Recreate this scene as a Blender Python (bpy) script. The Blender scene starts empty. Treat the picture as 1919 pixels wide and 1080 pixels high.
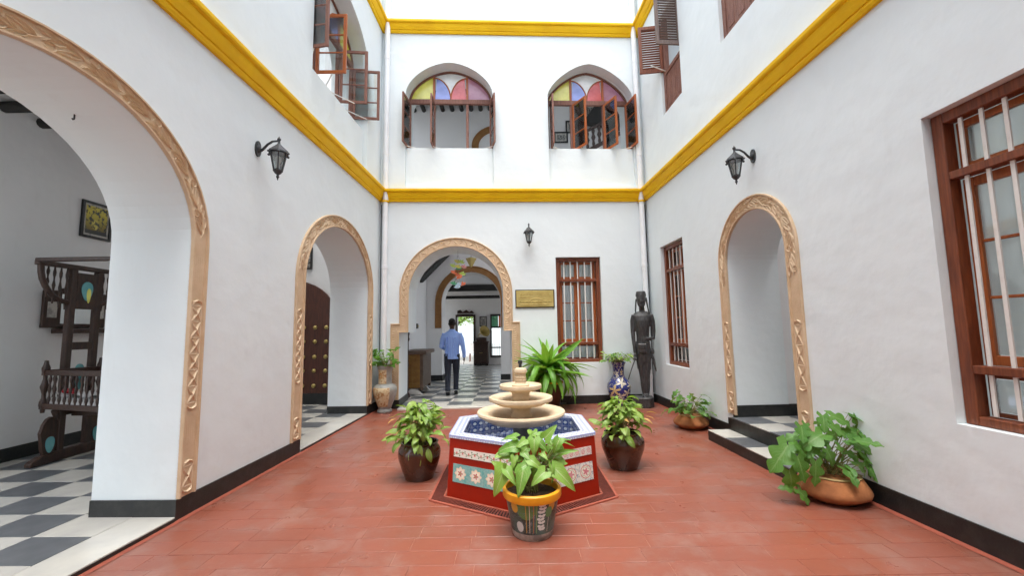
import bpy, bmesh, math, random
from mathutils import Vector, Matrix
from mathutils.geometry import tessellate_polygon
R = math.radians
rnd = random.Random(7)
SC = bpy.context.scene
COL = SC.collection

# ------------------------------------------------------------------ camera
PITCH, ROLL, FPX = 0.097936, -0.016832, 780.0
cam = bpy.data.cameras.new('camera'); camo = bpy.data.objects.new('camera', cam); COL.objects.link(camo)
_f = Vector((0, math.cos(PITCH), math.sin(PITCH))); _u = Vector((0, -math.sin(PITCH), math.cos(PITCH))); _r = Vector((1, 0, 0))
_rr = _r*math.cos(ROLL) + _u*math.sin(ROLL); _uu = -_r*math.sin(ROLL) + _u*math.cos(ROLL)
camo.matrix_world = Matrix(((_rr.x, _uu.x, -_f.x, 0), (_rr.y, _uu.y, -_f.y, 0), (_rr.z, _uu.z, -_f.z, 1.6), (0, 0, 0, 1)))
cam.sensor_width = 36; cam.lens = FPX/1919*36; cam.clip_start = .05; cam.clip_end = 500
SC.camera = camo

# ------------------------------------------------------------------ sky, sun, exposure
W = bpy.data.worlds.new('World'); SC.world = W; W.use_nodes = True
_n = W.node_tree.nodes; _l = W.node_tree.links
SUN_EL, SUN_AZ = R(77), R(182)      # azimuth clockwise from +Y: behind the camera
sky = _n.new('ShaderNodeTexSky'); sky.sky_type = 'NISHITA'; sky.sun_disc = False
sky.sun_elevation = SUN_EL; sky.sun_rotation = SUN_AZ; sky.dust_density = 4; sky.air_density = 1.2
hs = _n.new('ShaderNodeHueSaturation'); hs.inputs['Saturation'].default_value = .42
_l.new(sky.outputs[0], hs.inputs['Color']); _l.new(hs.outputs[0], _n['Background'].inputs[0])
_n['Background'].inputs[1].default_value = .15
sun = bpy.data.lights.new('sun', 'SUN'); sun.energy = 1.0; sun.angle = R(45); sun.color = (1, .97, .93)
suno = bpy.data.objects.new('sun', sun); COL.objects.link(suno)
_sd = Vector((math.sin(SUN_AZ)*math.cos(SUN_EL), math.cos(SUN_AZ)*math.cos(SUN_EL), math.sin(SUN_EL)))
suno.rotation_euler = _sd.to_track_quat('Z', 'Y').to_euler()
VS = SC.view_settings
VS.view_transform = 'Standard'; VS.look = 'None'; VS.gamma = 1; VS.use_curve_mapping = False
VS.exposure = 1.6
SC.cycles.max_bounces = 8; SC.cycles.diffuse_bounces = 4; SC.cycles.glossy_bounces = 4
SC.cycles.transparent_max_bounces = 12; SC.cycles.caustics_reflective = False; SC.cycles.caustics_refractive = False
SC.cycles.use_denoising = True; SC.cycles.use_adaptive_sampling = True; SC.cycles.adaptive_threshold = .03

# ------------------------------------------------------------------ materials
class X:                                    # small expression wrapper round math nodes
    def __init__(s, nt, k): s.nt, s.k = nt, k
    def m(s, op, *a):
        n = s.nt.nodes.new('ShaderNodeMath'); n.operation = op
        for i, v in enumerate((s,)+a):
            if isinstance(v, X): s.nt.links.new(v.k, n.inputs[i])
            else: n.inputs[i].default_value = v
        return X(s.nt, n.outputs[0])
    def __add__(s, o): return s.m('ADD', o)
    def __sub__(s, o): return s.m('SUBTRACT', o)
    def __mul__(s, o): return s.m('MULTIPLY', o)
    def __truediv__(s, o): return s.m('DIVIDE', o)
    def lt(s, o): return s.m('LESS_THAN', o)
    def gt(s, o): return s.m('GREATER_THAN', o)
    def fr(s): return s.m('FRACT')
    def ab(s): return s.m('ABSOLUTE')
    def mx(s, o): return s.m('MAXIMUM', o)
    def mn(s, o): return s.m('MINIMUM', o)
def hyp(a, b): return (a*a+b*b).m('SQRT')
MATS = {}
def newmat(name):
    m = bpy.data.materials.new(name); m.use_nodes = True; MATS[name] = m
    nt = m.node_tree; return m, nt, nt.nodes['Principled BSDF']
def setc(nt, inp, v):
    if isinstance(v, (tuple, list)): inp.default_value = (v[0], v[1], v[2], 1)
    else: nt.links.new(v, inp)
def mixc(nt, f, a, b):
    n = nt.nodes.new('ShaderNodeMix'); n.data_type = 'RGBA'
    if isinstance(f, X): nt.links.new(f.k, n.inputs[0])
    elif isinstance(f, (int, float)): n.inputs[0].default_value = f
    else: nt.links.new(f, n.inputs[0])
    setc(nt, n.inputs[6], a); setc(nt, n.inputs[7], b); return n.outputs[2]
def noise(nt, co, scale, detail=5, rough=.55, dist=0):
    n = nt.nodes.new('ShaderNodeTexNoise'); n.inputs['Scale'].default_value = scale; n.inputs['Detail'].default_value = detail
    n.inputs['Roughness'].default_value = rough; n.inputs['Distortion'].default_value = dist
    nt.links.new(co, n.inputs['Vector']); return X(nt, n.outputs['Fac'])
def ramp(x, a, b):                           # linear step from a to b
    nt = x.nt; n = nt.nodes.new('ShaderNodeMapRange'); n.inputs[1].default_value = a; n.inputs[2].default_value = b
    nt.links.new(x.k, n.inputs[0]); return X(nt, n.outputs[0])
def coords(nt, kind='Object', scale=None):
    t = nt.nodes.new('ShaderNodeTexCoord'); o = t.outputs[kind]
    if scale:
        mp = nt.nodes.new('ShaderNodeMapping'); mp.inputs['Scale'].default_value = scale; nt.links.new(o, mp.inputs['Vector']); o = mp.outputs[0]
    return o
def world_co(nt):
    g = nt.nodes.new('ShaderNodeNewGeometry'); return g.outputs['Position']
def sep(nt, co):
    s = nt.nodes.new('ShaderNodeSeparateXYZ'); nt.links.new(co, s.inputs[0]); return [X(nt, s.outputs[i]) for i in range(3)]
def orand(nt):
    o = nt.nodes.new('ShaderNodeObjectInfo'); return X(nt, o.outputs['Random'])
def bump(nt, b, x, strength, dist=.01):
    n = nt.nodes.new('ShaderNodeBump'); n.inputs['Strength'].default_value = strength; n.inputs['Distance'].default_value = dist
    nt.links.new(x.k, n.inputs['Height']); nt.links.new(n.outputs[0], b.inputs['Normal'])
def mat(name, c1, c2=None, scale=4, rough=.6, bmp=0, bscale=60, metal=0, spec=.5, coat=0, var=0, stretch=None, lo=.35, hi=.65, space='Object', rvar=0):
    m, nt, b = newmat(name)
    co = world_co(nt) if space == 'World' else coords(nt, 'Object', stretch)
    col = c1
    if c2:
        f = ramp(noise(nt, co, scale, 6, .6), lo, hi); col = mixc(nt, f, c1, c2)
    if var:
        hsv = nt.nodes.new('ShaderNodeHueSaturation'); v = orand(nt)*(2*var)+(1-var)
        nt.links.new(v.k, hsv.inputs['Value']); setc(nt, hsv.inputs['Color'], col); col = hsv.outputs[0]
    setc(nt, b.inputs['Base Color'], col)
    if rvar:
        nt.links.new((noise(nt, co, scale*2.3, 4)*rvar+(rough-rvar/2)).k, b.inputs['Roughness'])
    else: b.inputs['Roughness'].default_value = rough
    b.inputs['Metallic'].default_value = metal
    b.inputs['Specular IOR Level'].default_value = spec; b.inputs['Coat Weight'].default_value = coat
    b.inputs['Coat Roughness'].default_value = .08
    if bmp: bump(nt, b, noise(nt, co, bscale, 5, .6), bmp)
    return m
def plaster(name, c1, c2, dirt):
    m, nt, b = newmat(name); co = world_co(nt)
    f = ramp(noise(nt, co, .9, 2, .6), .35, .7); col = mixc(nt, f, c1, c2)
    g = ramp(noise(nt, coords(nt, 'Object', (2.2, 2.2, .35)), 2.2, 4, .65), .6, .85); col = mixc(nt, g*.35, col, dirt)
    z = sep(nt, co)[2]
    h = ramp(noise(nt, co, 6, 3, .7), .5, .75)*ramp(z, .75, .12); col = mixc(nt, h*.3, col, dirt)   # scuffs splashed near the floor
    setc(nt, b.inputs['Base Color'], col); b.inputs['Roughness'].default_value = .75; b.inputs['Specular IOR Level'].default_value = .25
    bump(nt, b, noise(nt, co, 4, 4.5, .42), .45, .022)
    return m
plaster('plaster', (.755, .822, .838), (.72, .785, .805), (.61, .635, .625))
plaster('room_plaster', (.80, .80, .80), (.76, .76, .76), (.6, .58, .55))
mat('ochre', (.86, .52, .003), (.76, .42, .002), 2.2, .6, .3, 30, spec=.25, rvar=.2, lo=.45, hi=.75)
mat('trim', (.64, .475, .315), (.56, .40, .25), 7, .75, .35, 90)
mat('carving', (.72, .575, .40), (.64, .485, .32), 9, .75, .3, 90)
mat('trim_dark', (.33, .16, .05), (.26, .12, .035), 6, .7, .3, 60)
mat('black_base', (.012, .014, .014), (.035, .035, .032), 9, .42, .2, 60, lo=.45, hi=.8, rvar=.25)
mat('pipe', (.84, .86, .88), (.76, .78, .80), 3, .4)
mat('marble', (.54, .52, .46), (.46, .445, .41), 3, .25, 0, 40, var=.05, rvar=.04)
mat('slate', (.095, .102, .11), (.125, .132, .14), 7, .36, 0, 60, var=.10)
mat('sub_floor', (.25, .24, .22), None, 3, .7)
mat('ceiling', (.78, .78, .77), (.74, .73, .72), 2, .8)
mat('red_wood', (.23, .062, .022), (.12, .03, .012), 3, .4, .15, 90, stretch=(18, 18, 1.2), rvar=.15)
mat('orange_wood', (.44, .125, .032), (.31, .08, .02), 3, .35, .1, 80, stretch=(16, 16, 1.2))
mat('weathered_wood', (.25, .115, .08), (.15, .055, .036), 4, .6, .3, 90, stretch=(14, 14, 1.5))
mat('dark_red_door', (.10, .028, .013), (.055, .015, .008), 3, .45, .2, 60, stretch=(12, 12, 1.5))
mat('grey_brown', (.17, .125, .11), (.11, .075, .065), 4, .6, .3, 90, stretch=(14, 14, 1.5))
mat('dark_wood', (.050, .022, .013), (.022, .010, .007), 4, .38, .2, 70, stretch=(10, 10, 2))
mat('black_beam', (.012, .013, .013), (.022, .02, .018), 4, .6, .3, 30)
mat('white_bar', (.74, .72, .68), (.60, .56, .52), 14, .45, lo=.5, hi=.8)
mat('iron', (.035, .04, .045), (.07, .075, .08), 18, .42, .2, 80, metal=.4)
mat('stone', (.62, .49, .33), (.44, .335, .22), 5, .7, .5, 40, lo=.38, hi=.78)
mat('stone_dark', (.16, .15, .12), (.24, .22, .18), 5, .4, .25, 50)
mat('red_paint', (.30, .012, .001), (.25, .012, .002), 4, .45, .12, 40, spec=.25, rvar=.2)
mat('drain_slot_shade', (.012, .004, .003), (.02, .006, .004), 20, .8)
mat('drain_bar', (.17, .035, .022), (.11, .022, .014), 20, .6)
mat('drain_edge', (.34, .085, .05), (.28, .07, .042), 9, .6)
mat('brown_glaze', (.066, .024, .009), (.040, .014, .006), 3, .16, .03, 20, coat=.5)
mat('terracotta', (.40, .15, .05), (.25, .09, .03), 8, .9, .2, 40)
mat('terra_rim', (.40, .30, .13), (.30, .2, .08), 7, .6)
mat('yellow_rim', (.80, .36, .01), (.70, .29, .008), 5, .42)
mat('soil', (.035, .018, .010), (.075, .04, .022), 25, .95, 1, 70)
mat('stem', (.16, .20, .05), (.22, .16, .06), 12, .6)
mat('statue_wood', (.028, .028, .029), (.085, .085, .085), 5, .4, .35, 60, stretch=(9, 9, 1.6), lo=.4, hi=.75)
mat('brass', (.55, .44, .16), (.44, .33, .10), 6, .5, .4, 60, metal=.35)
mat('gold_wood', (.30, .16, .035), (.19, .09, .02), 8, .45, .3, 60)
mat('grey_wood', (.085, .055, .038), (.12, .085, .06), 8, .5, .2, 60)
mat('shirt', (.30, .46, .88), (.26, .41, .84), 5, .8, .25, 30)
mat('trousers', (.012, .016, .03), (.02, .025, .04), 8, .8, .2, 60)
mat('skin', (.075, .032, .018), (.055, .024, .014), 8, .5)
mat('hair', (.012, .009, .008), None, 8, .9, .6, 200)
mat('shoe', (.008, .008, .008), None, 8, .3)
mat('linen', (.72, .71, .70), (.60, .60, .60), 4, .85, .3, 12)
mat('curtain', (.86, .87, .86), (.80, .81, .80), 5, .9, stretch=(5, 5, .3))
mat('pot_dark', (.055, .016, .007), (.035, .011, .006), 4, .3)
mat('asphalt', (.30, .29, .27), (.24, .23, .21), 2, .9)
mat('bark', (.10, .07, .045), (.06, .04, .03), 9, .9, .6, 40)
mat('frame_black', (.012, .011, .011), None, 5, .35)
mat('paper', (.55, .53, .48), (.3, .29, .27), 9, .7, lo=.5, hi=.6)
mat('mirror', (.8, .8, .8), None, 5, .04, metal=1)
mat('petal', (.45, .02, .03), (.3, .01, .02), 10, .7)
mat('clay_white', (.72, .70, .68), (.6, .58, .55), 6, .6)

def glass(name, tint, alpha=.25, rough=.05):
    m, nt, b = newmat(name); nt.nodes.remove(b)
    out = nt.nodes['Material Output']; tr = nt.nodes.new('ShaderNodeBsdfTransparent'); setc(nt, tr.inputs[0], tint)
    gl = nt.nodes.new('ShaderNodeBsdfGlossy'); gl.inputs['Roughness'].default_value = rough
    fr = nt.nodes.new('ShaderNodeFresnel'); fr.inputs[0].default_value = 1.5
    f = X(nt, fr.outputs[0])*1.3+alpha
    mx = nt.nodes.new('ShaderNodeMixShader'); nt.links.new(f.mn(.95).k, mx.inputs[0]); nt.links.new(tr.outputs[0], mx.inputs[1]); nt.links.new(gl.outputs[0], mx.inputs[2])
    nt.links.new(mx.outputs[0], out.inputs[0]); return m
glass('glass', (.94, .97, .97), .05)
glass('lantern_glass', (.80, .84, .84), .14, .25)
def cglass(name, c):
    m, nt, b = newmat(name)
    co = coords(nt); col = mixc(nt, ramp(noise(nt, co, 4, 4), .3, .75), c, tuple(min(.95, x*1.25+.10) for x in c))
    setc(nt, b.inputs['Base Color'], col); b.inputs['Roughness'].default_value = .18; b.inputs['Specular IOR Level'].default_value = .6
    b.inputs['Coat Weight'].default_value = .4
for _nm, _c in dict(yellow=(.50, .50, .06), blue=(.13, .19, .50), clear=(.50, .55, .56), red=(.42, .045, .055), purple=(.26, .10, .17), green=(.03, .30, .12), teal=(.03, .22, .24), orange=(.8, .13, .03), lime=(.35, .55, .08), pink=(.75, .25, .25), sky=(.35, .5, .85)).items():
    cglass('glass_'+_nm, tuple(min(.9, x*1.25+.02) for x in _c))

def leafmat(name, c1, c2, vein, rough=.42):
    c1 = (c1[0]*1.5, c1[1]*1.32, c1[2]*1.2); c2 = (c2[0]*1.5, c2[1]*1.32, c2[2]*1.2)
    m, nt, b = newmat(name); uv = coords(nt, 'UV'); u, v, _ = sep(nt, uv)
    base = mixc(nt, orand(nt), c1, c2)
    base = mixc(nt, ramp(noise(nt, coords(nt), 14, 4), .35, .7)*.45, base, c2)
    a = (v-.5).ab()
    side = ((u*8-a*7).fr()-.5).ab().lt(.09)*ramp(a, .5, .1)*.6
    vv = a.lt(.035).mx(side)
    col = mixc(nt, vv*.8, base, vein)
    setc(nt, b.inputs['Base Color'], col); b.inputs['Roughness'].default_value = rough
    tr = nt.nodes.new('ShaderNodeBsdfTranslucent'); setc(nt, tr.inputs[0], mixc(nt, .5, col, (.30, .45, .03)))
    mx = nt.nodes.new('ShaderNodeMixShader'); mx.inputs[0].default_value = .36
    nt.links.new(b.outputs[0], mx.inputs[1]); nt.links.new(tr.outputs[0], mx.inputs[2]); nt.links.new(mx.outputs[0], nt.nodes['Material Output'].inputs[0])
    bump(nt, b, a*-1.0+side*.3, .25, .01)
leafmat('leaf_pale', (.075, .22, .028), (.19, .37, .065), (.46, .58, .26))
leafmat('leaf_dark', (.035, .13, .02), (.07, .21, .035), (.22, .36, .12))
leafmat('leaf_varied', (.09, .23, .03), (.20, .33, .07), (.40, .46, .20))
leafmat('leaf_strap', (.07, .24, .025), (.13, .33, .04), (.20, .42, .08))
leafmat('leaf_bush', (.04, .16, .02), (.09, .26, .03), (.2, .35, .1))
leafmat('leaf_tree', (.10, .24, .02), (.18, .34, .03), (.2, .35, .1))
leafmat('leaf_dry', (.38, .22, .06), (.45, .34, .12), (.5, .4, .2), .6)

def redfloor(name, c1, c2, c3):
    m, nt, b = newmat(name); co = world_co(nt)
    col = mixc(nt, ramp(noise(nt, co, 1.1, 6, .62), .3, .7), c1, c2)
    col = mixc(nt, ramp(noise(nt, co, 2.2, 7, .75), .48, .70)*.7, col, c3)
    sp = noise(nt, co, 38, 3, .5); col = mixc(nt, ramp(sp, .70, .76)*.5, col, (.52, .33, .26))
    dk = noise(nt, co, 9, 6, .75); col = mixc(nt, ramp(dk, .62, .8)*.5, col, (.17, .045, .025))
    hsv = nt.nodes.new('ShaderNodeHueSaturation'); v = orand(nt)*.09+.955; nt.links.new(v.k, hsv.inputs['Value']); nt.links.new(col, hsv.inputs['Color'])
    setc(nt, b.inputs['Base Color'], hsv.outputs[0])
    nt.links.new((noise(nt, co, 3, 5)*.40+.14).k, b.inputs['Roughness'])
    bump(nt, b, noise(nt, co, 14, 5, .65), .22, .006)
redfloor('red_floor', (.255, .072, .041), (.20, .068, .045), (.28, .155, .122))
mat('joint', (.42, .22, .155), (.19, .062, .04), 3.0, .8, .3, 50, space='World', lo=.42, hi=.6)

def tilemat(name, fn, rough=.2):
    m, nt, b = newmat(name); u, v, _ = sep(nt, coords(nt, 'UV'))
    wear = ramp(noise(nt, world_co(nt), 16, 5, .7), .40, .80)*.55
    setc(nt, b.inputs['Base Color'], mixc(nt, wear, fn(nt, u-.5, v-.5), (.50, .50, .47))); b.inputs['Roughness'].default_value = rough
def pol(x, y, n): return y.m('ARCTAN2', x)*n
def star_tile(nt, x, y):
    r = hyp(x, y); a = pol(x, y, 8).m('COSINE')
    no = noise(nt, coords(nt, 'UV'), 9, 5)
    c = mixc(nt, ramp(no, .35, .7), (.10, .34, .33), (.22, .46, .42))
    c = mixc(nt, (r-(a*.045+.335)).lt(0), c, (.80, .62, .44)); c = mixc(nt, (r-(a*.04+.25)).lt(0), c, (.80, .74, .60))
    c = mixc(nt, (r-(pol(x, y, 5).m('COSINE')*.05+.13)).lt(0), c, (.50, .10, .09)); c = mixc(nt, (r-.05).lt(0), c, (.30, .28, .10))
    return c
def ring_tile(nt, x, y):
    r = hyp(x, y); no = noise(nt, coords(nt, 'UV'), 7, 3, .6, 1.5)
    c = mixc(nt, ramp(no, .52, .58), (.66, .66, .60), (.20, .27, .33)); c = mixc(nt, (r-.38).lt(0), c, (.74, .68, .58))
    c = mixc(nt, (r-.35).ab().lt(.022), c, (.50, .13, .12)); c = mixc(nt, (r-(pol(x, y, 5).m('COSINE')*.06+.16)).lt(0), c, (.55, .16, .20))
    c = mixc(nt, (r-(pol(x, y, 7).m('SINE')*.03+.26)).ab().lt(.018), c, (.30, .42, .28)); return c
def vine_tile(nt, x, y):
    c = (.74, .70, .62); w = (x*6.2832*1.0).m('SINE')*.16
    c = mixc(nt, (y-w).ab().lt(.05), c, (.16, .28, .14))
    for px, py, rr, cc in ((.25, .0, .16, (.58, .12, .12)), (-.25, .0, .15, (.58, .14, .13)), (0, .28, .12, (.10, .22, .12)), (0, -.28, .12, (.14, .25, .16)), (.45, .25, .1, (.13, .22, .13)), (-.45, -.25, .1, (.13, .22, .13))):
        c = mixc(nt, hyp((x-px)*2.2, y-py).lt(rr), c, cc)
    return c
def pinkvine_tile(nt, x, y):
    c = (.66, .60, .55); no = noise(nt, coords(nt, 'UV'), 9, 3, .6, 1.2)
    c = mixc(nt, ramp(no, .54, .60), c, (.30, .22, .24))
    for px, py in ((.25, .05), (-.25, -.05)):
        r = hyp((x-px)*2.2, y-py); c = mixc(nt, (r-.26).ab().lt(.06), c, (.60, .24, .24)); c = mixc(nt, r.lt(.12), c, (.62, .28, .26))
    return c
tilemat('star_tile', star_tile); tilemat('ring_tile', ring_tile); tilemat('vine_tile', vine_tile); tilemat('pinkvine_tile', pinkvine_tile)
def pool_tile(nt, x, y):      # UV in metres on pool walls and floor
    a = ((x*13).fr()-.5); b_ = ((y*13).fr()-.5)
    c = mixc(nt, noise(nt, coords(nt, 'UV'), 16, 4), (.012, .03, .14), (.03, .075, .25))
    c = mixc(nt, hyp(a, b_*1.25).lt(.27), c, (.46, .52, .56))
    c = mixc(nt, (a.ab()-.5).ab().lt(.05).mx((b_.ab()-.5).ab().lt(.05)), c, (.10, .14, .30))
    return c
tilemat('pool_tile', pool_tile, .15)
def rim_tile(nt, x, y):
    a = ((x*18).fr()-.5); b_ = ((y*18).fr()-.5)
    c = mixc(nt, hyp(a, b_).lt(.30), (.30, .36, .66), (.72, .74, .82)); c = mixc(nt, a.ab().gt(.42), c, (.72, .74, .82))
    return mixc(nt, ((y*6).fr()-.5).ab().gt(.44), c, (.36, .42, .68))
tilemat('rim_tile', rim_tile, .18)

def bluevase():
    m, nt, b = newmat('blue_vase'); co = coords(nt); x, y, z = sep(nt, co)
    c = mixc(nt, ramp(noise(nt, co, 5), .4, .6), (.010, .014, .12), (.02, .035, .21))
    no = noise(nt, co, 9, 3, .5, 1.5); c = mixc(nt, (no-.56).ab().lt(.02), c, (.5, .46, .36))
    ang = y.m('ARCTAN2', x)+1.57
    for a0, zz, rr, rot, cc in ((.0, .48, .105, .3, (.66, .62, .50)), (-.62, .33, .12, 1.0, (.60, .46, .20)), (.55, .27, .10, .1, (.64, .58, .44)), (-.15, .20, .09, .7, (.62, .58, .46)), (.95, .42, .09, .4, (.62, .56, .42)), (-1.15, .20, .09, .2, (.60, .50, .30)), (.35, .68, .075, .9, (.60, .44, .18)), (-.55, .64, .08, .5, (.64, .6, .48)), (.25, .10, .07, .2, (.6, .52, .34)), (-.7, .10, .06, .8, (.6, .52, .34))):
        dx, dz = (ang-a0)*.2, z-zz; r = hyp(dx, dz); th = dz.m('ARCTAN2', dx)+rot
        c = mixc(nt, (r-((th*5).m('COSINE')*.42+.52)*rr).lt(0), c, cc)
    setc(nt, b.inputs['Base Color'], c); b.inputs['Roughness'].default_value = .15; b.inputs['Coat Weight'].default_value = .5
bluevase()
def tanvase():
    m, nt, b = newmat('tan_vase'); co = coords(nt); x, y, z = sep(nt, co)
    g = mixc(nt, ramp(noise(nt, co, 9), .4, .65), (.30, .30, .27), (.22, .23, .22))
    n2 = noise(nt, co, 11, 4, .6, 1.6)
    t = mixc(nt, ramp(n2, .48, .56), (.56, .45, .27), (.34, .17, .06)); t = mixc(nt, ramp(noise(nt, co, 15, 3), .55, .62)*.6, t, (.62, .55, .38))
    belly = (z-.31).ab().lt(.185); neck = (z-.70).ab().lt(.135)
    ang = y.m('ARCTAN2', x); front = (ang+2.05).ab()
    k = (belly*front.lt(1.15)).mx(neck*front.lt(.95))
    c = mixc(nt, k, g, t)
    c = mixc(nt, ((hyp((ang+2.05)*.15, z-.72)-.045).ab().lt(.012)), c, (.45, .2, .05))
    setc(nt, b.inputs['Base Color'], c); b.inputs['Roughness'].default_value = .45; bump(nt, b, n2, .3, .01)
tanvase()
def paintedpot():
    m, nt, b = newmat('painted_pot'); co = coords(nt); x, y, z = sep(nt, co)
    c = mixc(nt, ramp(noise(nt, co, 6, 4), .4, .62), (.020, .026, .024), (.07, .14, .12))
    ang = y.m('ARCTAN2', x)+1.57                      # 0 faces the camera
    c = mixc(nt, hyp((ang+.28)*.17, (z-.27)*.75).lt(.075), c, (.09, .19, .06))
    sw = noise(nt, co, 12, 3, .5, 2.5); c = mixc(nt, (sw-.5).ab().lt(.010), c, (.13, .17, .20))
    for a0, zz in ((.32, .12), (.34, .15), (.30, .175), (.34, .20), (.33, .23), (.37, .255), (.36, .10), (.35, .28)):
        for s_ in (-.07, .07):
            c = mixc(nt, hyp((ang-(a0+s_))*.16-(z-zz)*.4*(1 if s_ > 0 else -1), (z-zz)*1.1).lt(.013), c, (.62, .66, .64))
    for a0, cc in ((-.18, (.55, .50, .40)), (-.02, (.40, .16, .06)), (-.32, (.5, .3, .05)), (.10, (.20, .34, .12)), (.62, (.42, .44, .42))):
        c = mixc(nt, (ang-a0-(z*7).m('SINE')*.03).ab().lt(.013)*z.gt(.07), c, cc)
    for a0, zz, cc in ((-.78, .25, (.55, .33, .04)), (.78, .26, (.55, .3, .04)), (-.6, .11, (.5, .55, .53)), (.65, .22, (.10, .24, .10))):
        c = mixc(nt, hyp((ang-a0)*.17, (z-zz)*.7).lt(.028), c, cc)
    c = mixc(nt, z.lt(.055), c, mixc(nt, ramp(noise(nt, co, 18, 5), .4, .6), (.40, .37, .32), (.20, .19, .17)))
    setc(nt, b.inputs['Base Color'], c); b.inputs['Roughness'].default_value = .38
paintedpot()
def poster():
    m, nt, b = newmat('poster'); u, v, _ = sep(nt, coords(nt, 'UV'))
    no = noise(nt, coords(nt, 'UV'), 6, 4, .6, .6)
    c = mixc(nt, ramp(v, .2, .75), (.20, .14, .02), (.60, .50, .05)); c = mixc(nt, ramp(no, .50, .56), c, (.015, .02, .02))
    c = mixc(nt, hyp(u-.45, v-.35).lt(.18)*ramp(no, .6, .4), c, (.7, .6, .12)); c = mixc(nt, v.lt(.14), c, (.03, .03, .03))
    setc(nt, b.inputs['Base Color'], c); b.inputs['Roughness'].default_value = .4
poster()
def sheer():
    m = MATS['curtain']; nt = m.node_tree; b = nt.nodes['Principled BSDF']; tr = nt.nodes.new('ShaderNodeBsdfTranslucent'); setc(nt, tr.inputs[0], (.8, .82, .8))
    mx = nt.nodes.new('ShaderNodeMixShader'); mx.inputs[0].default_value = .45
    nt.links.new(b.outputs[0], mx.inputs[1]); nt.links.new(tr.outputs[0], mx.inputs[2]); nt.links.new(mx.outputs[0], nt.nodes['Material Output'].inputs[0])
sheer()
def photo():
    m, nt, b = newmat('photo_print'); co = coords(nt, 'UV'); no = noise(nt, co, 5, 5, .6)
    setc(nt, b.inputs['Base Color'], mixc(nt, ramp(no, .4, .6), (.05, .05, .05), (.42, .41, .38))); b.inputs['Roughness'].default_value = .35
photo()

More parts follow.
